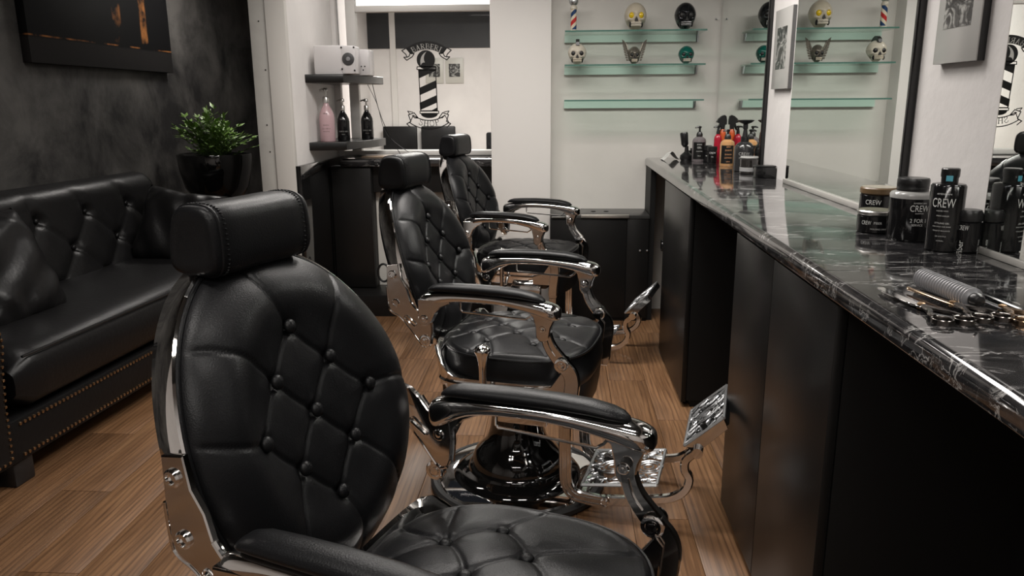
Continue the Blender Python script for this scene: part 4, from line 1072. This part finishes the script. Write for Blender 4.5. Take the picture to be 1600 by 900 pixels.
    for (bx, bz, br_, off) in bolts:
        for so in (-1, 1):
            d = -1 if so < 0 else 1
            yy_ = y0+d*off if bx > -.2 or bx == -.192 else s*.268+d*.007
            prof = [(br_, 0), (br_, d*.003), (br_*.8, d*.005), (br_*.62, d*.005), (br_*.58, d*.002), (br_*.45, d*.002), (br_*.4, d*.006), (0, d*.007)]
            MB().lathe(prof, 20, (bx, yy_-d*.004, bz), 'y').obj('bolt', chrome_pol, arm)
    for (bx, bz) in ((-.300, .758), (-.293, .672))[(1 if s > 0 else 0):]:
        d = s; br_ = .013
        MB().lathe([(br_, 0), (br_, d*.003), (br_*.8, d*.006), (br_*.6, d*.006), (br_*.55, d*.002), (0, d*.002)], 20, (bx, s*.274, bz), 'y').obj('bolt', chrome_pol, br)
    # thin rail hanging under the armrest
    MB().tube([(-.083, y0, .705), (-.083, y0, .668), (-.078, y0, .663), (.0, y0, .660), (.11, y0+s*.0, .655), (.125, y0, .665), (.135, y0, .68)], .0032, 8).obj('towel_rail', chrome, arm)
def lattice(m, x0, x1, y0, y1, fn, r=.0026, seed=3):
    rd_ = random.Random(seed)
    def add(pts): m.tube([fn(a, b) for a, b in pts], r, 4)
    W, H = x1-x0, y1-y0
    cx_, cy_ = (x0+x1)/2, (y0+y1)/2
    for rr in (.030, .044): add(arc(cx_, cy_, rr, 0, 2*PI, 20))
    for k in range(8):
        a = 2*PI*k/8; add([(cx_+.030*math.cos(a), cy_+.030*math.sin(a)), (cx_+.044*math.cos(a), cy_+.044*math.sin(a))])
    add(arc(cx_, cy_, .015, 0, 2*PI, 12))
    nx, nyy = max(3, int(W/.036)), max(4, int(H/.036))
    for i in range(nx):
        for j in range(nyy):
            px_, py_ = x0+(i+.5)*W/nx, y0+(j+.5)*H/nyy
            if math.hypot(px_-cx_, py_-cy_) < .052: continue
            a0 = rd_.uniform(0, 2*PI); q = rd_.uniform(.013, .020)
            P_ = arc(px_, py_, q, a0, a0+rd_.uniform(2.2, 4.4), 7)
            P_ = [(min(max(a, x0+.002), x1-.002), min(max(b, y0+.002), y1-.002)) for a, b in P_]; add(P_)
            ln = rd_.uniform(.018, .028); P_ = [(px_-ln*math.cos(a0), py_-ln*math.sin(a0)), (px_, py_), (px_+ln*math.cos(a0+.5), py_+ln*math.sin(a0+.5))]
            P_ = [(min(max(a, x0+.002), x1-.002), min(max(b, y0+.002), y1-.002)) for a, b in P_]; add(P_)
    return m
def build_foot(root):
    for s in (-1, 1):
        y = s*.150
        P_ = smoothpath([Vector((.198, .47, 0)), Vector((.198, .3, 0)), Vector((.199, .16, 0)), Vector((.203, .10, 0)), Vector((.222, .068, 0)), Vector((.258, .056, 0)), Vector((.335, .052, 0))], 5)
        lg = MB().prism(ribbon([(p.x, p.y) for p in P_], .038), y-.009, y+.009, 'xz', c=.003).obj('leg_strap', chrome_cast, root)
        for off in (-.008, .008):
            g_ = [(p[0], p[1]) for p in ribbon([(q.x, q.y) for q in P_], abs(off)*2)][:len(P_)] if off > 0 else [(p[0], p[1]) for p in ribbon([(q.x, q.y) for q in P_], abs(off)*2)][len(P_):][::-1]
            MB().tube([(a, y-.0095, b) for a, b in g_[2:]], .0018, 6).obj('groove_rib', chrome, lg)
        MB().lathe([(.014, 0), (.014, -.004), (.010, -.006), (.008, -.003), (0, -.003)], 18, (.325, y-.009, .053), 'y').obj('bolt', chrome_pol, lg)
        Q_ = smoothpath([Vector((.32, .053, 0)), Vector((.40, .062, 0)), Vector((.47, .078, 0)), Vector((.525, .092, 0)), Vector((.562, .122, 0)), Vector((.574, .160, 0)), Vector((.560, .190, 0)), Vector((.562, .222, 0)), Vector((.590, .250, 0))], 5)
        ym = s*.142
        MB().prism(ribbon([(p.x, p.y) for p in Q_], [.032]*8+[.026]*(len(Q_)-8)), ym-.011, ym+.011, 'xz', c=.004).obj('foot_bracket', chrome_cast, root)
        MB().lathe([(.016, -.02), (.016, .02), (.010, .022), (0, .022)], 18, (.594, ym, .252), 'y').obj('pivot', chrome_pol, root)
    # flat platform
    fn = lambda a, b: (a, b, .086+(a-.25)*.14)
    m = MB(); x0, x1, y0, y1 = .248, .478, -.128, .128
    for pts in ([(x0, y0), (x1, y0)], [(x1, y0), (x1, y1)], [(x1, y1), (x0, y1)], [(x0, y1), (x0, y0)], [(.40, y0), (.40, y1)]): m.tube([fn(*p) for p in pts], .0055, 6)
    lattice(m, x0, .40, y0, y1, fn, .0030, 3); lattice(m, .40, x1, y0, y1, fn, .0030, 4)
    m.obj('foot_platform', steel_dull, root)
    # raised foot plate
    a0 = math.radians(43); ca, sa = math.cos(a0), math.sin(a0)
    f2 = lambda a, b, d=0.: (.556+a*ca-d*sa, b, .262+a*sa+d*ca)
    tr_ = MB()
    prof = [(0, -.138), (.145, -.138), (.145, .138), (0, .138)]
    vs = [f2(a, b, -.002) for a, b in prof]+[f2(a*.96+.005, b*.96, -.024) for a, b in prof]
    tr_.add(vs, [(0, 1, 2, 3), (7, 6, 5, 4), (0, 4, 5, 1), (1, 5, 6, 2), (2, 6, 7, 3), (3, 7, 4, 0)]); fp = tr_.obj('foot_plate', gloss_black, root)
    m = MB()
    for pts in ([(0, -.138), (.145, -.138)], [(.145, -.138), (.145, .138)], [(.145, .138), (0, .138)], [(0, .138), (0, -.138)]): m.tube([f2(*p, .001) for p in pts], .005, 6)
    lattice(m, 0, .145, -.138, .138, lambda a, b: f2(a, b, .001), .0026, 9)
    m.obj('relief', steel_dull, fp)
    for s in (-1, 1): MB().prism([(.556+.0, .262-.002), (.556+.145*ca, .262+.145*sa), (.556+.135*ca+.030*sa, .262+.135*sa-.030*ca), (.556+.04*ca+.035*sa, .262+.04*sa-.035*ca)], s*.140-.003, s*.140+.003, 'xz', c=.001).obj('side_flange', chrome, fp)
def build_base(root):
    MB().lathe([(0, .001), (.285, .001), (.292, .008), (.292, .022), (.284, .030), (.272, .030), (.266, .024), (.0, .024)], 64).obj('base_ring', rubber, root)
    MB().lathe([(0, .024), (.268, .024), (.262, .032), (.20, .040), (.0, .040)], 64).obj('base_plate', chrome_pol, root)
    MB().lathe([(0, .03), (.215, .036), (.205, .050), (.180, .060), (.165, .064), (.162, .070), (.160, .074), (.152, .080), (.149, .100), (.138, .122), (.118, .142), (.100, .165), (.090, .20), (.084, .25), (.082, .30), (.0, .30)], 64).obj('pedestal', gloss_black, root)
    MB().lathe([(.0, .30), (.055, .30), (.055, .375), (0, .375)], 32).obj('piston', chrome, root)
    MB().lathe([(0, .34), (.095, .345), (.10, .375), (0, .378)], 6).obj('top_bracket', chrome, root)
    MB().tube([(-.07, .06, .17), (-.14, .13, .19), (-.20, .20, .235)], [.006, .006, .007], 8).obj('pump_lever', chrome, root)
    # side lever with knob
    y = -.305
    lv = MB().lathe([(0, .0), (.010, 0), (.0105, .04), (.012, .11), (.014, .140), (.020, .160), (.0245, .170), (.0245, .176), (.020, .184), (.010, .189), (0, .190)], 24, (-.012, y, .385)).obj('side_lever', chrome_pol, root)
    MB().tube([(-.012, y, .39), (-.012, -.25, .385)], .009, 10).obj('lever_axle', chrome, lv)
def make_chair(label, variant=0):
    t = thing('barber_chair', label, 'chair', (0, 0, 0), 0, 'barber chairs in a row')
    build_base(t); build_frame(t); build_seat(t, variant); build_back(t); build_headrest(t)
    for s in (-1, 1): build_arm(t, s)
    build_foot(t); return t
ch1 = make_chair('nearest black tufted barber chair, filling the lower left of the photo', 1)
ch2 = make_chair('middle black tufted barber chair with its ornate footrest showing beside the cabinet doors')
ch3 = copy_tree(ch2); ch3['label'] = 'farthest black tufted barber chair in front of the white column'
for c_ in list(ch1.children):
    if c_.name.split('.')[0] in ('backrest', 'rim_band', 'headrest', 'headrest_post'): c_.location.z += .020; c_.location.x -= .010
    if c_.name.split('.')[0] == 'rear_bracket': c_.location.z += .030; c_.location.x += .014
for c_, (x, y, a) in ((ch1, (-.126, 1.04, -19)), (ch2, (-.13, 2.40, -13.5)), (ch3, (-.17, 3.90, -16))):
    c_.location = (x, y, 0); c_.rotation_euler = (0, 0, math.radians(a))

# ================================================================== THINGS ON THE WORKTOP
ZT = .9253
def jar(name, label, loc, parts, group=None, texts=(), ink=None, rz=0):
    t = thing(name, label, 'jar' if 'jar' in name or 'tin' in name or 'tub' in name else 'bottle', (loc[0], loc[1], ZT), rz, group)
    for pn, prof, m in parts: MB().lathe(prof, 40).obj(pn, m, t, sharp=40)
    if texts:
        lt = MB()
        for (s, size, r, z, a, xs, up) in texts: wrap_text(lt, s, size, r, z, a, xs, up)
        lt.obj('lettering', ink or white_ink, t)
    return t
def cyl(r, z0, z1, c=.003): return [(0, z0), (r-c, z0), (r, z0+c), (r, z1-c), (r-c, z1), (0, z1)]
F2 = -PI/2-.10
clear_sh = mat('grey_clear_plastic', (.3, .3, .29), .12, spec=.6)
brown = mat('brown_lid', (.12, .075, .035), .35); browntop = mat('pale_brown_lid_top', (.26, .235, .19), .3)
jar('jar', 'black jar with brown lid behind the silver lidded tin', (.868, 2.155), [('body', cyl(.047, 0, .078), blk_gloss), ('lid', cyl(.048, .078, .096), brown), ('lid_top', [(0, .0962), (.044, .0962), (.044, .0966), (0, .0966)], browntop)], 'hair product jars', [('CREW', .018, .047, .052, F2-.55, .8, False), ('FORMING CREAM', .007, .047, .038, F2-.5, 1, False)])
jar('tin', 'low black tin with silver lid in front of the brown lidded jar', (.800, 1.995), [('body', cyl(.042, 0, .044), blk_gloss), ('lid', cyl(.0435, .044, .056), alu), ('lid_top', [(0, .0562), (.040, .0562), (.040, .0566), (0, .0566)], mat('olive_top', (.16, .16, .12), .35, .5))], 'hair product jars', [('CREW', .014, .042, .022, F2-.75, .6, False), ('FIBER', .008, .042, .024, F2-.1, 1, False), ('MOLDING CREAM', .005, .042, .010, F2+.0, 1, False)])
jar('jar', 'large black jar reading CREW with a clear shoulder and ribbed black cap', (.836, 1.885), [('body', [(0, 0), (.045, 0), (.0478, .004), (.0478, .100), (0, .100)], blk_gloss), ('shoulder', [(0, .100), (.048, .100), (.0482, .108), (.045, .113), (.036, .116), (0, .116)], clear_sh), ('cap', [(0, .116), (.0345, .116), (.0345, .121), (.0352, .122), (.0345, .126), (.0352, .127), (.0352, .142), (.033, .146), (0, .146)], blk)], 'hair product jars', [('AMERICAN', .005, .048, .0895, F2+.1, 1.2, False), ('CREW', .021, .048, .072, F2+.1, .72, False), ('SHAMPOO', .004, .048, .066, F2+.1, 1, False), ('2 FOR 1', .013, .048, .046, F2+.1, .85, False), ('SERVICE', .007, .048, .038, F2+.05, 1, False)])
tb = jar('bottle', 'tall black bottle reading CREW with a blue sticker on its cap', (.850, 1.745), [('body', [(0, 0), (.032, 0), (.0352, .003), (.0352, .142), (.032, .1465), (.018, .149), (0, .149)], blk_gloss), ('cap', [(0, .149), (.0165, .149), (.017, .152), (.017, .160), (.0185, .162), (.0185, .178), (.0165, .180), (0, .180)], blk)], 'black hair product bottles', [('AMERICAN', .005, .0352, .125, F2-.55, 1.2, False), ('CREW', .028, .0352, .098, F2-.55, .6, False), ('LIQUID WAX', .004, .0352, .089, F2-.55, 1, False), ('FIRM HOLD', .004, .0352, .078, F2-.5, 1.2, False), ('STYLING GEL', .005, .0352, .062, F2-.5, 1, False), ('FOR HOLD AND SHINE', .0035, .0352, .055, F2-.5, 1, False), ('TENUE ET BRILLANCE', .0035, .0352, .046, F2-.5, 1, False), ('250 ml 8.4 fl oz', .0035, .0352, .034, F2-.5, 1, False), ('NORMAL', .0035, .0352, .024, F2-.5, 1, False)])
mb = MB()
for k in range(6):
    a0, a1 = F2-.75+k*.12, F2-.75+(k+1)*.12
    mb.add([(.0187*math.cos(a0), .0187*math.sin(a0), .153), (.0187*math.cos(a1), .0187*math.sin(a1), .153), (.0187*math.cos(a1), .0187*math.sin(a1), .165), (.0187*math.cos(a0), .0187*math.sin(a0), .165)], [(0, 1, 2, 3)])
mb.obj('sticker', mat('blue_sticker', (.10, .38, .48), .4), tb, 'pale blue sticker')
jar('bottle', 'short black bottle at the right of the tall black bottle', (.893, 1.727), [('body', cyl(.0262, 0, .068), blk_gloss), ('cap', [(0, .0685), (.0255, .0685), (.0255, .072), (.0258, .085), (.022, .0925), (0, .0935)], blk)], 'black hair product bottles', [('CREW', .015, .0262, .050, F2-.75, .5, False), ('fiber', .016, .0262, .012, F2-.62, 1, True), ('powder wax', .008, .0262, .010, F2+.7, 1, True)])

# far group
def label_patch(t, r, z0, z1, m, a0=F2-1.0, a1=F2+.9):
    mb_ = MB(); n = 14; vs = []
    for k in range(n+1):
        a = a0+(a1-a0)*k/n
        for z in (z0, z1): vs.append(((r+.0003)*math.cos(a), (r+.0003)*math.sin(a), z))
    mb_.add(vs, [(2*k, 2*k+2, 2*k+3, 2*k+1) for k in range(n)]); return mb_.obj('label_sticker', m, t)
greyliq = mat('grey_gel', (.16, .14, .145), .12); amber = mat('amber_gel', (.46, .25, .11), .12, coat=.4); red_pl = mat('red_plastic', (.36, .012, .03), .2); orange_pl = mat('orange_plastic', (.55, .09, .02), .25)
blacklabel = mat('black_label', (.006, .006, .006), .35); peach = mat('peach_print', (.55, .27, .13), .4)
def pumped(label, loc, r, hb, h, m, lab=None, ink=None, texts=(), group='bottles on the far end of the worktop'):
    t = thing('pump_bottle', label, 'bottle', (loc[0], loc[1], ZT), 0, group)
    MB().lathe([(0, 0), (r*.95, 0), (r, .004), (r, hb*.80), (r*.92, hb*.90), (r*.55, hb*.98), (r*.4, hb), (0, hb)], 32).obj('body', m, t)
    MB().lathe([(0, hb), (r*.46, hb), (r*.46, hb+.012), (r*.30, hb+.024), (.006, hb+.026), (.005, h-.012), (0, h-.012)], 20).obj('collar', blk, t)
    pm = MB().lathe([(0, h-.012), (.009, h-.012), (.010, h-.003), (0, h)], 14); pm.tube([(0, 0, h-.006), (-.014, -.005, h-.006), (-.026, -.009, h-.010)], [.005, .005, .0035], 8); pm.obj('pump', blk, t)
    if lab: label_patch(t, r, .014, hb*.78, lab)
    if texts:
        lt = MB()
        for (s, size, z, a) in texts: wrap_text(lt, s, size, r*1.004+.0003, z, a)
        lt.obj('lettering', ink or white_ink, t)
    return t
pumped('grey gel pump bottle with black label near the far worktop corner', (.772, 4.38), .037, .135, .192, greyliq, blacklabel, white_ink, [('SHAVE', .009, .09, F2), ('GEL', .014, .072, F2), ('moisturizing', .007, .055, F2), ('250 ml', .006, .03, F2)])
pumped('amber gel pump bottle with black label and orange lettering', (.858, 4.06), .036, .135, .185, amber, blacklabel, peach, [('after', .012, .095, F2+.1), ('SHAVE', .012, .077, F2+.1), ('bronze', .012, .057, F2+.1), ('LOTION', .010, .040, F2+.1), ('ultra', .010, .022, F2+.1)])
pumped('slim red bottle with black pump behind the amber bottle', (.862, 4.33), .020, .150, .195, red_pl)
tg = thing('spray_bottle', 'orange spray bottle with black trigger head behind the amber bottle', 'bottle', (.890, 4.36, ZT), 0, 'bottles on the far end of the worktop')
MB().lathe([(0, 0), (.021, 0), (.021, .14), (.018, .160), (.010, .178), (0, .178)], 28).obj('body', orange_pl, tg)
MB().prism([(-.036, .212), (-.026, .230), (-.010, .244), (.006, .250), (.016, .244), (.020, .222), (.020, .200), (.012, .198), (.010, .175), (-.010, .175), (-.010, .192), (-.022, .168), (-.028, .171), (-.018, .206)], -.014, .014, 'xz', c=.003).obj('trigger_head', blk, tg)
dp = thing('dispenser_bottle', 'large dark dispenser bottle with a wide flat black top in the mirror corner', 'bottle', (.868, 3.735, ZT), 0, 'bottles on the far end of the worktop')
MB().lathe([(0, 0), (.041, 0), (.045, .005), (.045, .100), (.042, .118), (.031, .132), (.018, .138), (0, .138)], 36).obj('body', mat('smoke_plastic', (.022, .022, .023), .15), dp)
MB().lathe([(0, .138), (.0185, .138), (.0185, .160), (.013, .163), (.008, .196), (.0115, .197), (.0115, .216), (.010, .219), (.028, .226), (.040, .236), (.036, .238), (.0, .236)], 32).obj('pump_top', blk, dp)
mb = MB(); wrap_text(mb, 'CREW', .020, .0453, .078, F2-.1, .9); wrap_text(mb, 'SHAMPOO', .010, .0453, .062, F2-.1); wrap_text(mb, '450 ml', .009, .0453, .045, F2-.1); mb.obj('lettering', grey_ink, dp)
gj = jar('jar', 'dark glass jar with grey band and clear lid before the large dispenser', (.868, 3.625), [('body', cyl(.040, 0, .068), mat('dark_glass', (.02, .018, .017), .04, coat=.6)), ('band', [(.0402, .012), (.0406, .012), (.0406, .030), (.0402, .030)], mat('grey_band', (.26, .26, .26), .35)), ('lid', cyl(.041, .068, .079, .004), mat('clear_lid', (.35, .35, .34), .1))], 'jars at the far end of the worktop')
bx = thing('box', 'small low black box against the white wall by the far mirror', 'box', (.888, 3.43, ZT))
box(-.042, .042, -.03, .03, 0, .046, c=.003).obj('body', blk_gloss, bx); box(-.0425, .0425, -.0305, .0305, .046, .053, c=.002).obj('lid', blk, bx)
jar('tub', 'small black tub with glossy lid behind the grey gel bottle', (.815, 4.36), [('body', cyl(.024, 0, .06), blk_gloss), ('lid', cyl(.025, .06, .088), blk)], 'black tubs beside the amber bottle', [('wax', .012, .024, .03, F2, 1, False)])
jar('tub', 'black tub with white print between the grey and amber bottles', (.822, 4.26), [('body', cyl(.025, 0, .062), blk_gloss), ('lid', cyl(.026, .062, .088), blk)], 'black tubs beside the amber bottle', [('CREW', .014, .025, .05, F2, .9, False), ('clay', .008, .025, .032, F2, 1, False)])
# brush on stand, towel
bs = thing('shaving_stand', 'black handled neck brush standing upright at the far worktop corner', 'brush', (.715, 4.44, ZT))
MB().lathe([(0, 0), (.030, 0), (.036, .012), (.034, .030), (.022, .040), (.012, .05), (.010, .08), (0, .08)], 28).obj('head', blk, bs)
m_ = MB().lathe([(0, .075), (.010, .075), (.014, .082), (.020, .09), (.022, .15), (.019, .156), (0, .157)], 24); m_.xf(Matrix.Rotation(math.radians(-7), 4, 'Y') @ Matrix.Translation((.0, 0, 0))).obj('handle', blk, bs)
cl = thing('clipper', 'black hair clipper lying behind the grey gel bottle', 'clipper', (.775, 4.55, ZT), .2)
MB().loft([[(x, math.cos(2*PI*q/16)*w_, .026+math.sin(2*PI*q/16)*h_) for q in range(16)] for x, w_, h_ in ((-.05, .012, .015), (-.045, .022, .024), (0, .024, .025), (.05, .020, .022), (.06, .010, .012))]).obj('body', blk_gloss, cl)
MB().lathe([(0, .04), (.022, .045), (.022, .062), (0, .064)], 20).obj('cap', blk, cl)
n = 14; u = np.linspace(0, 1, n); A2, B2 = np.meshgrid(u, u)
Zt = .002+.052*np.exp(-((A2-.55)/.28)**2)*np.clip(1-.35*B2, 0, 1)+.003*np.sin(8*A2+5*B2)
tw = grid_mesh(np.stack([.585+A2*.09, 4.42+B2*.15, ZT+np.clip(Zt, .0005, 1)], -1), n, n)
o = tw.obj('paper_towel', mat('white_tissue', (.66, .65, .63), .8), sharp=80); tag(o, 'crumpled white tissue at the far corner of the worktop', 'tissue')

# ------------------------------------------------------------------ tools
dim_chrome = mat('dim_chrome', (.16, .145, .135), .22, 1.)  # chrome with the dark surroundings it reflects put into its base colour
def scissors(label, tip, ring_mid, m_blade, m_ring, Lb=.16, spread=.06, thin=False, z=0.):
    tip, rm = Vector(tip), Vector(ring_mid); d = (tip-rm); Lt = d.length; ang = math.atan2(d.y, d.x)
    t = thing('scissors', label, 'scissors', (rm.x, rm.y, ZT+z), ang, 'scissors on the worktop')
    piv = Lt*.42
    for s in (-1, 1):
        b = MB()
        w0 = .012 if not thin else .019
        b.prism([(piv-.012, s*.001), (piv-.008, s*.008), (piv+.02, s*(w0*.75)), (Lt-.03, s*w0*.8 if thin else s*.006), (Lt, s*.0005 if not thin else s*w0*.5), (Lt, -s*.0005), (piv, -s*.002)], .002+.003*(s > 0), .005+.003*(s > 0), 'xy', c=.0005)
        bl = b.obj('blade', m_blade, t)
        P_ = smoothpath([Vector((piv, 0, .006)), Vector((piv*.62, s*.006, .007)), Vector((.030, s*.018, .008)), Vector((.014, s*.021, .008))], 5)
        MB().tube(P_, [.0048-.0012*abs(i/len(P_)-.3) for i in range(len(P_))], 8).obj('shank', m_ring, t)
        MB().loft([[(rr*math.cos(a), s*.0168+rr*.92*math.sin(a), zz) for rr, zz in ((.0162, .002), (.0167, .0025), (.0167, .0095), (.0160, .0102), (.0142, .0098), (.0137, .0090), (.0137, .003), (.0142, .002))] for a in [2*PI*i/32 for i in range(32)]], close=True).obj('finger_ring', m_ring, t)
    MB().lathe([(0, .002), (.006, .002), (.006, .0105), (.003, .012), (0, .0115)], 16, (piv, 0, 0)).obj('pivot_screw', brass, t)
    MB().tube([(-.012, -.022, .007), (-.024, -.020, .007), (-.030, -.012, .010)], [.002, .002, .0015], 6).obj('finger_rest', m_ring, t)
    if thin:
        tm = MB()
        for k in range(18): tm.box(piv+.022+k*.0036, piv+.0235+k*.0036, -.012, -.002, .002, .005)
        tm.obj('comb_teeth', gold, t)
    return t
scissors('thinning scissors with a flat silver blade nearest the worktop edge', (.565, 1.345), (.586, 1.140), chrome, dim_chrome, thin=True)
scissors('scissors with copper tinted blade between the thinning scissors and the round brush', (.606, 1.345), (.646, 1.150), gold, dim_chrome, z=.002)
scissors('scissors with black shank at the right edge, right of the round brush', (.688, 1.322), (.700, 1.135), blk, mat('bronze_steel', (.30, .21, .14), .22, 1.), z=.001)
rb = thing('round_brush', 'ribbed grey metal neck comb roll lying among the scissors', 'brush', (.642, 1.375, ZT+.019), math.atan2(1.205-1.375, .655-.642))
m = MB(); prof = [(0, 0), (.008, .0)]
for k in range(20):
    z = .003+k*.0076; prof += [(.0128, z), (.0175, z+.0022), (.0175, z+.0040), (.0128, z+.0060)]
prof += [(.010, .156), (0, .156)]
m.lathe(prof, 24, axis='x').obj('barrel', mat('ridged_grey', (.22, .22, .23), .38, .3), rb, sharp=30)
MB().lathe([(0, .155), (.011, .156), (.012, .165), (.008, .172), (0, .174)], 16, axis='x').obj('end_cap', blk, rb)
rz_ = thing('razor', 'folded black straight razor behind the round brush', 'razor', (.716, 1.315, ZT), math.atan2(-.16, .012))
MB().prism([(0, -.006), (.10, -.008), (.12, -.005), (.12, .006), (.06, .008), (0, .005)], .001, .009, 'xy', c=.002).obj('handle', blk_gloss, rz_)
MB().prism([(.01, .008), (.07, .010), (.075, .018), (.012, .016)], .003, .0055, 'xy', c=.0005).obj('blade', chrome, rz_)
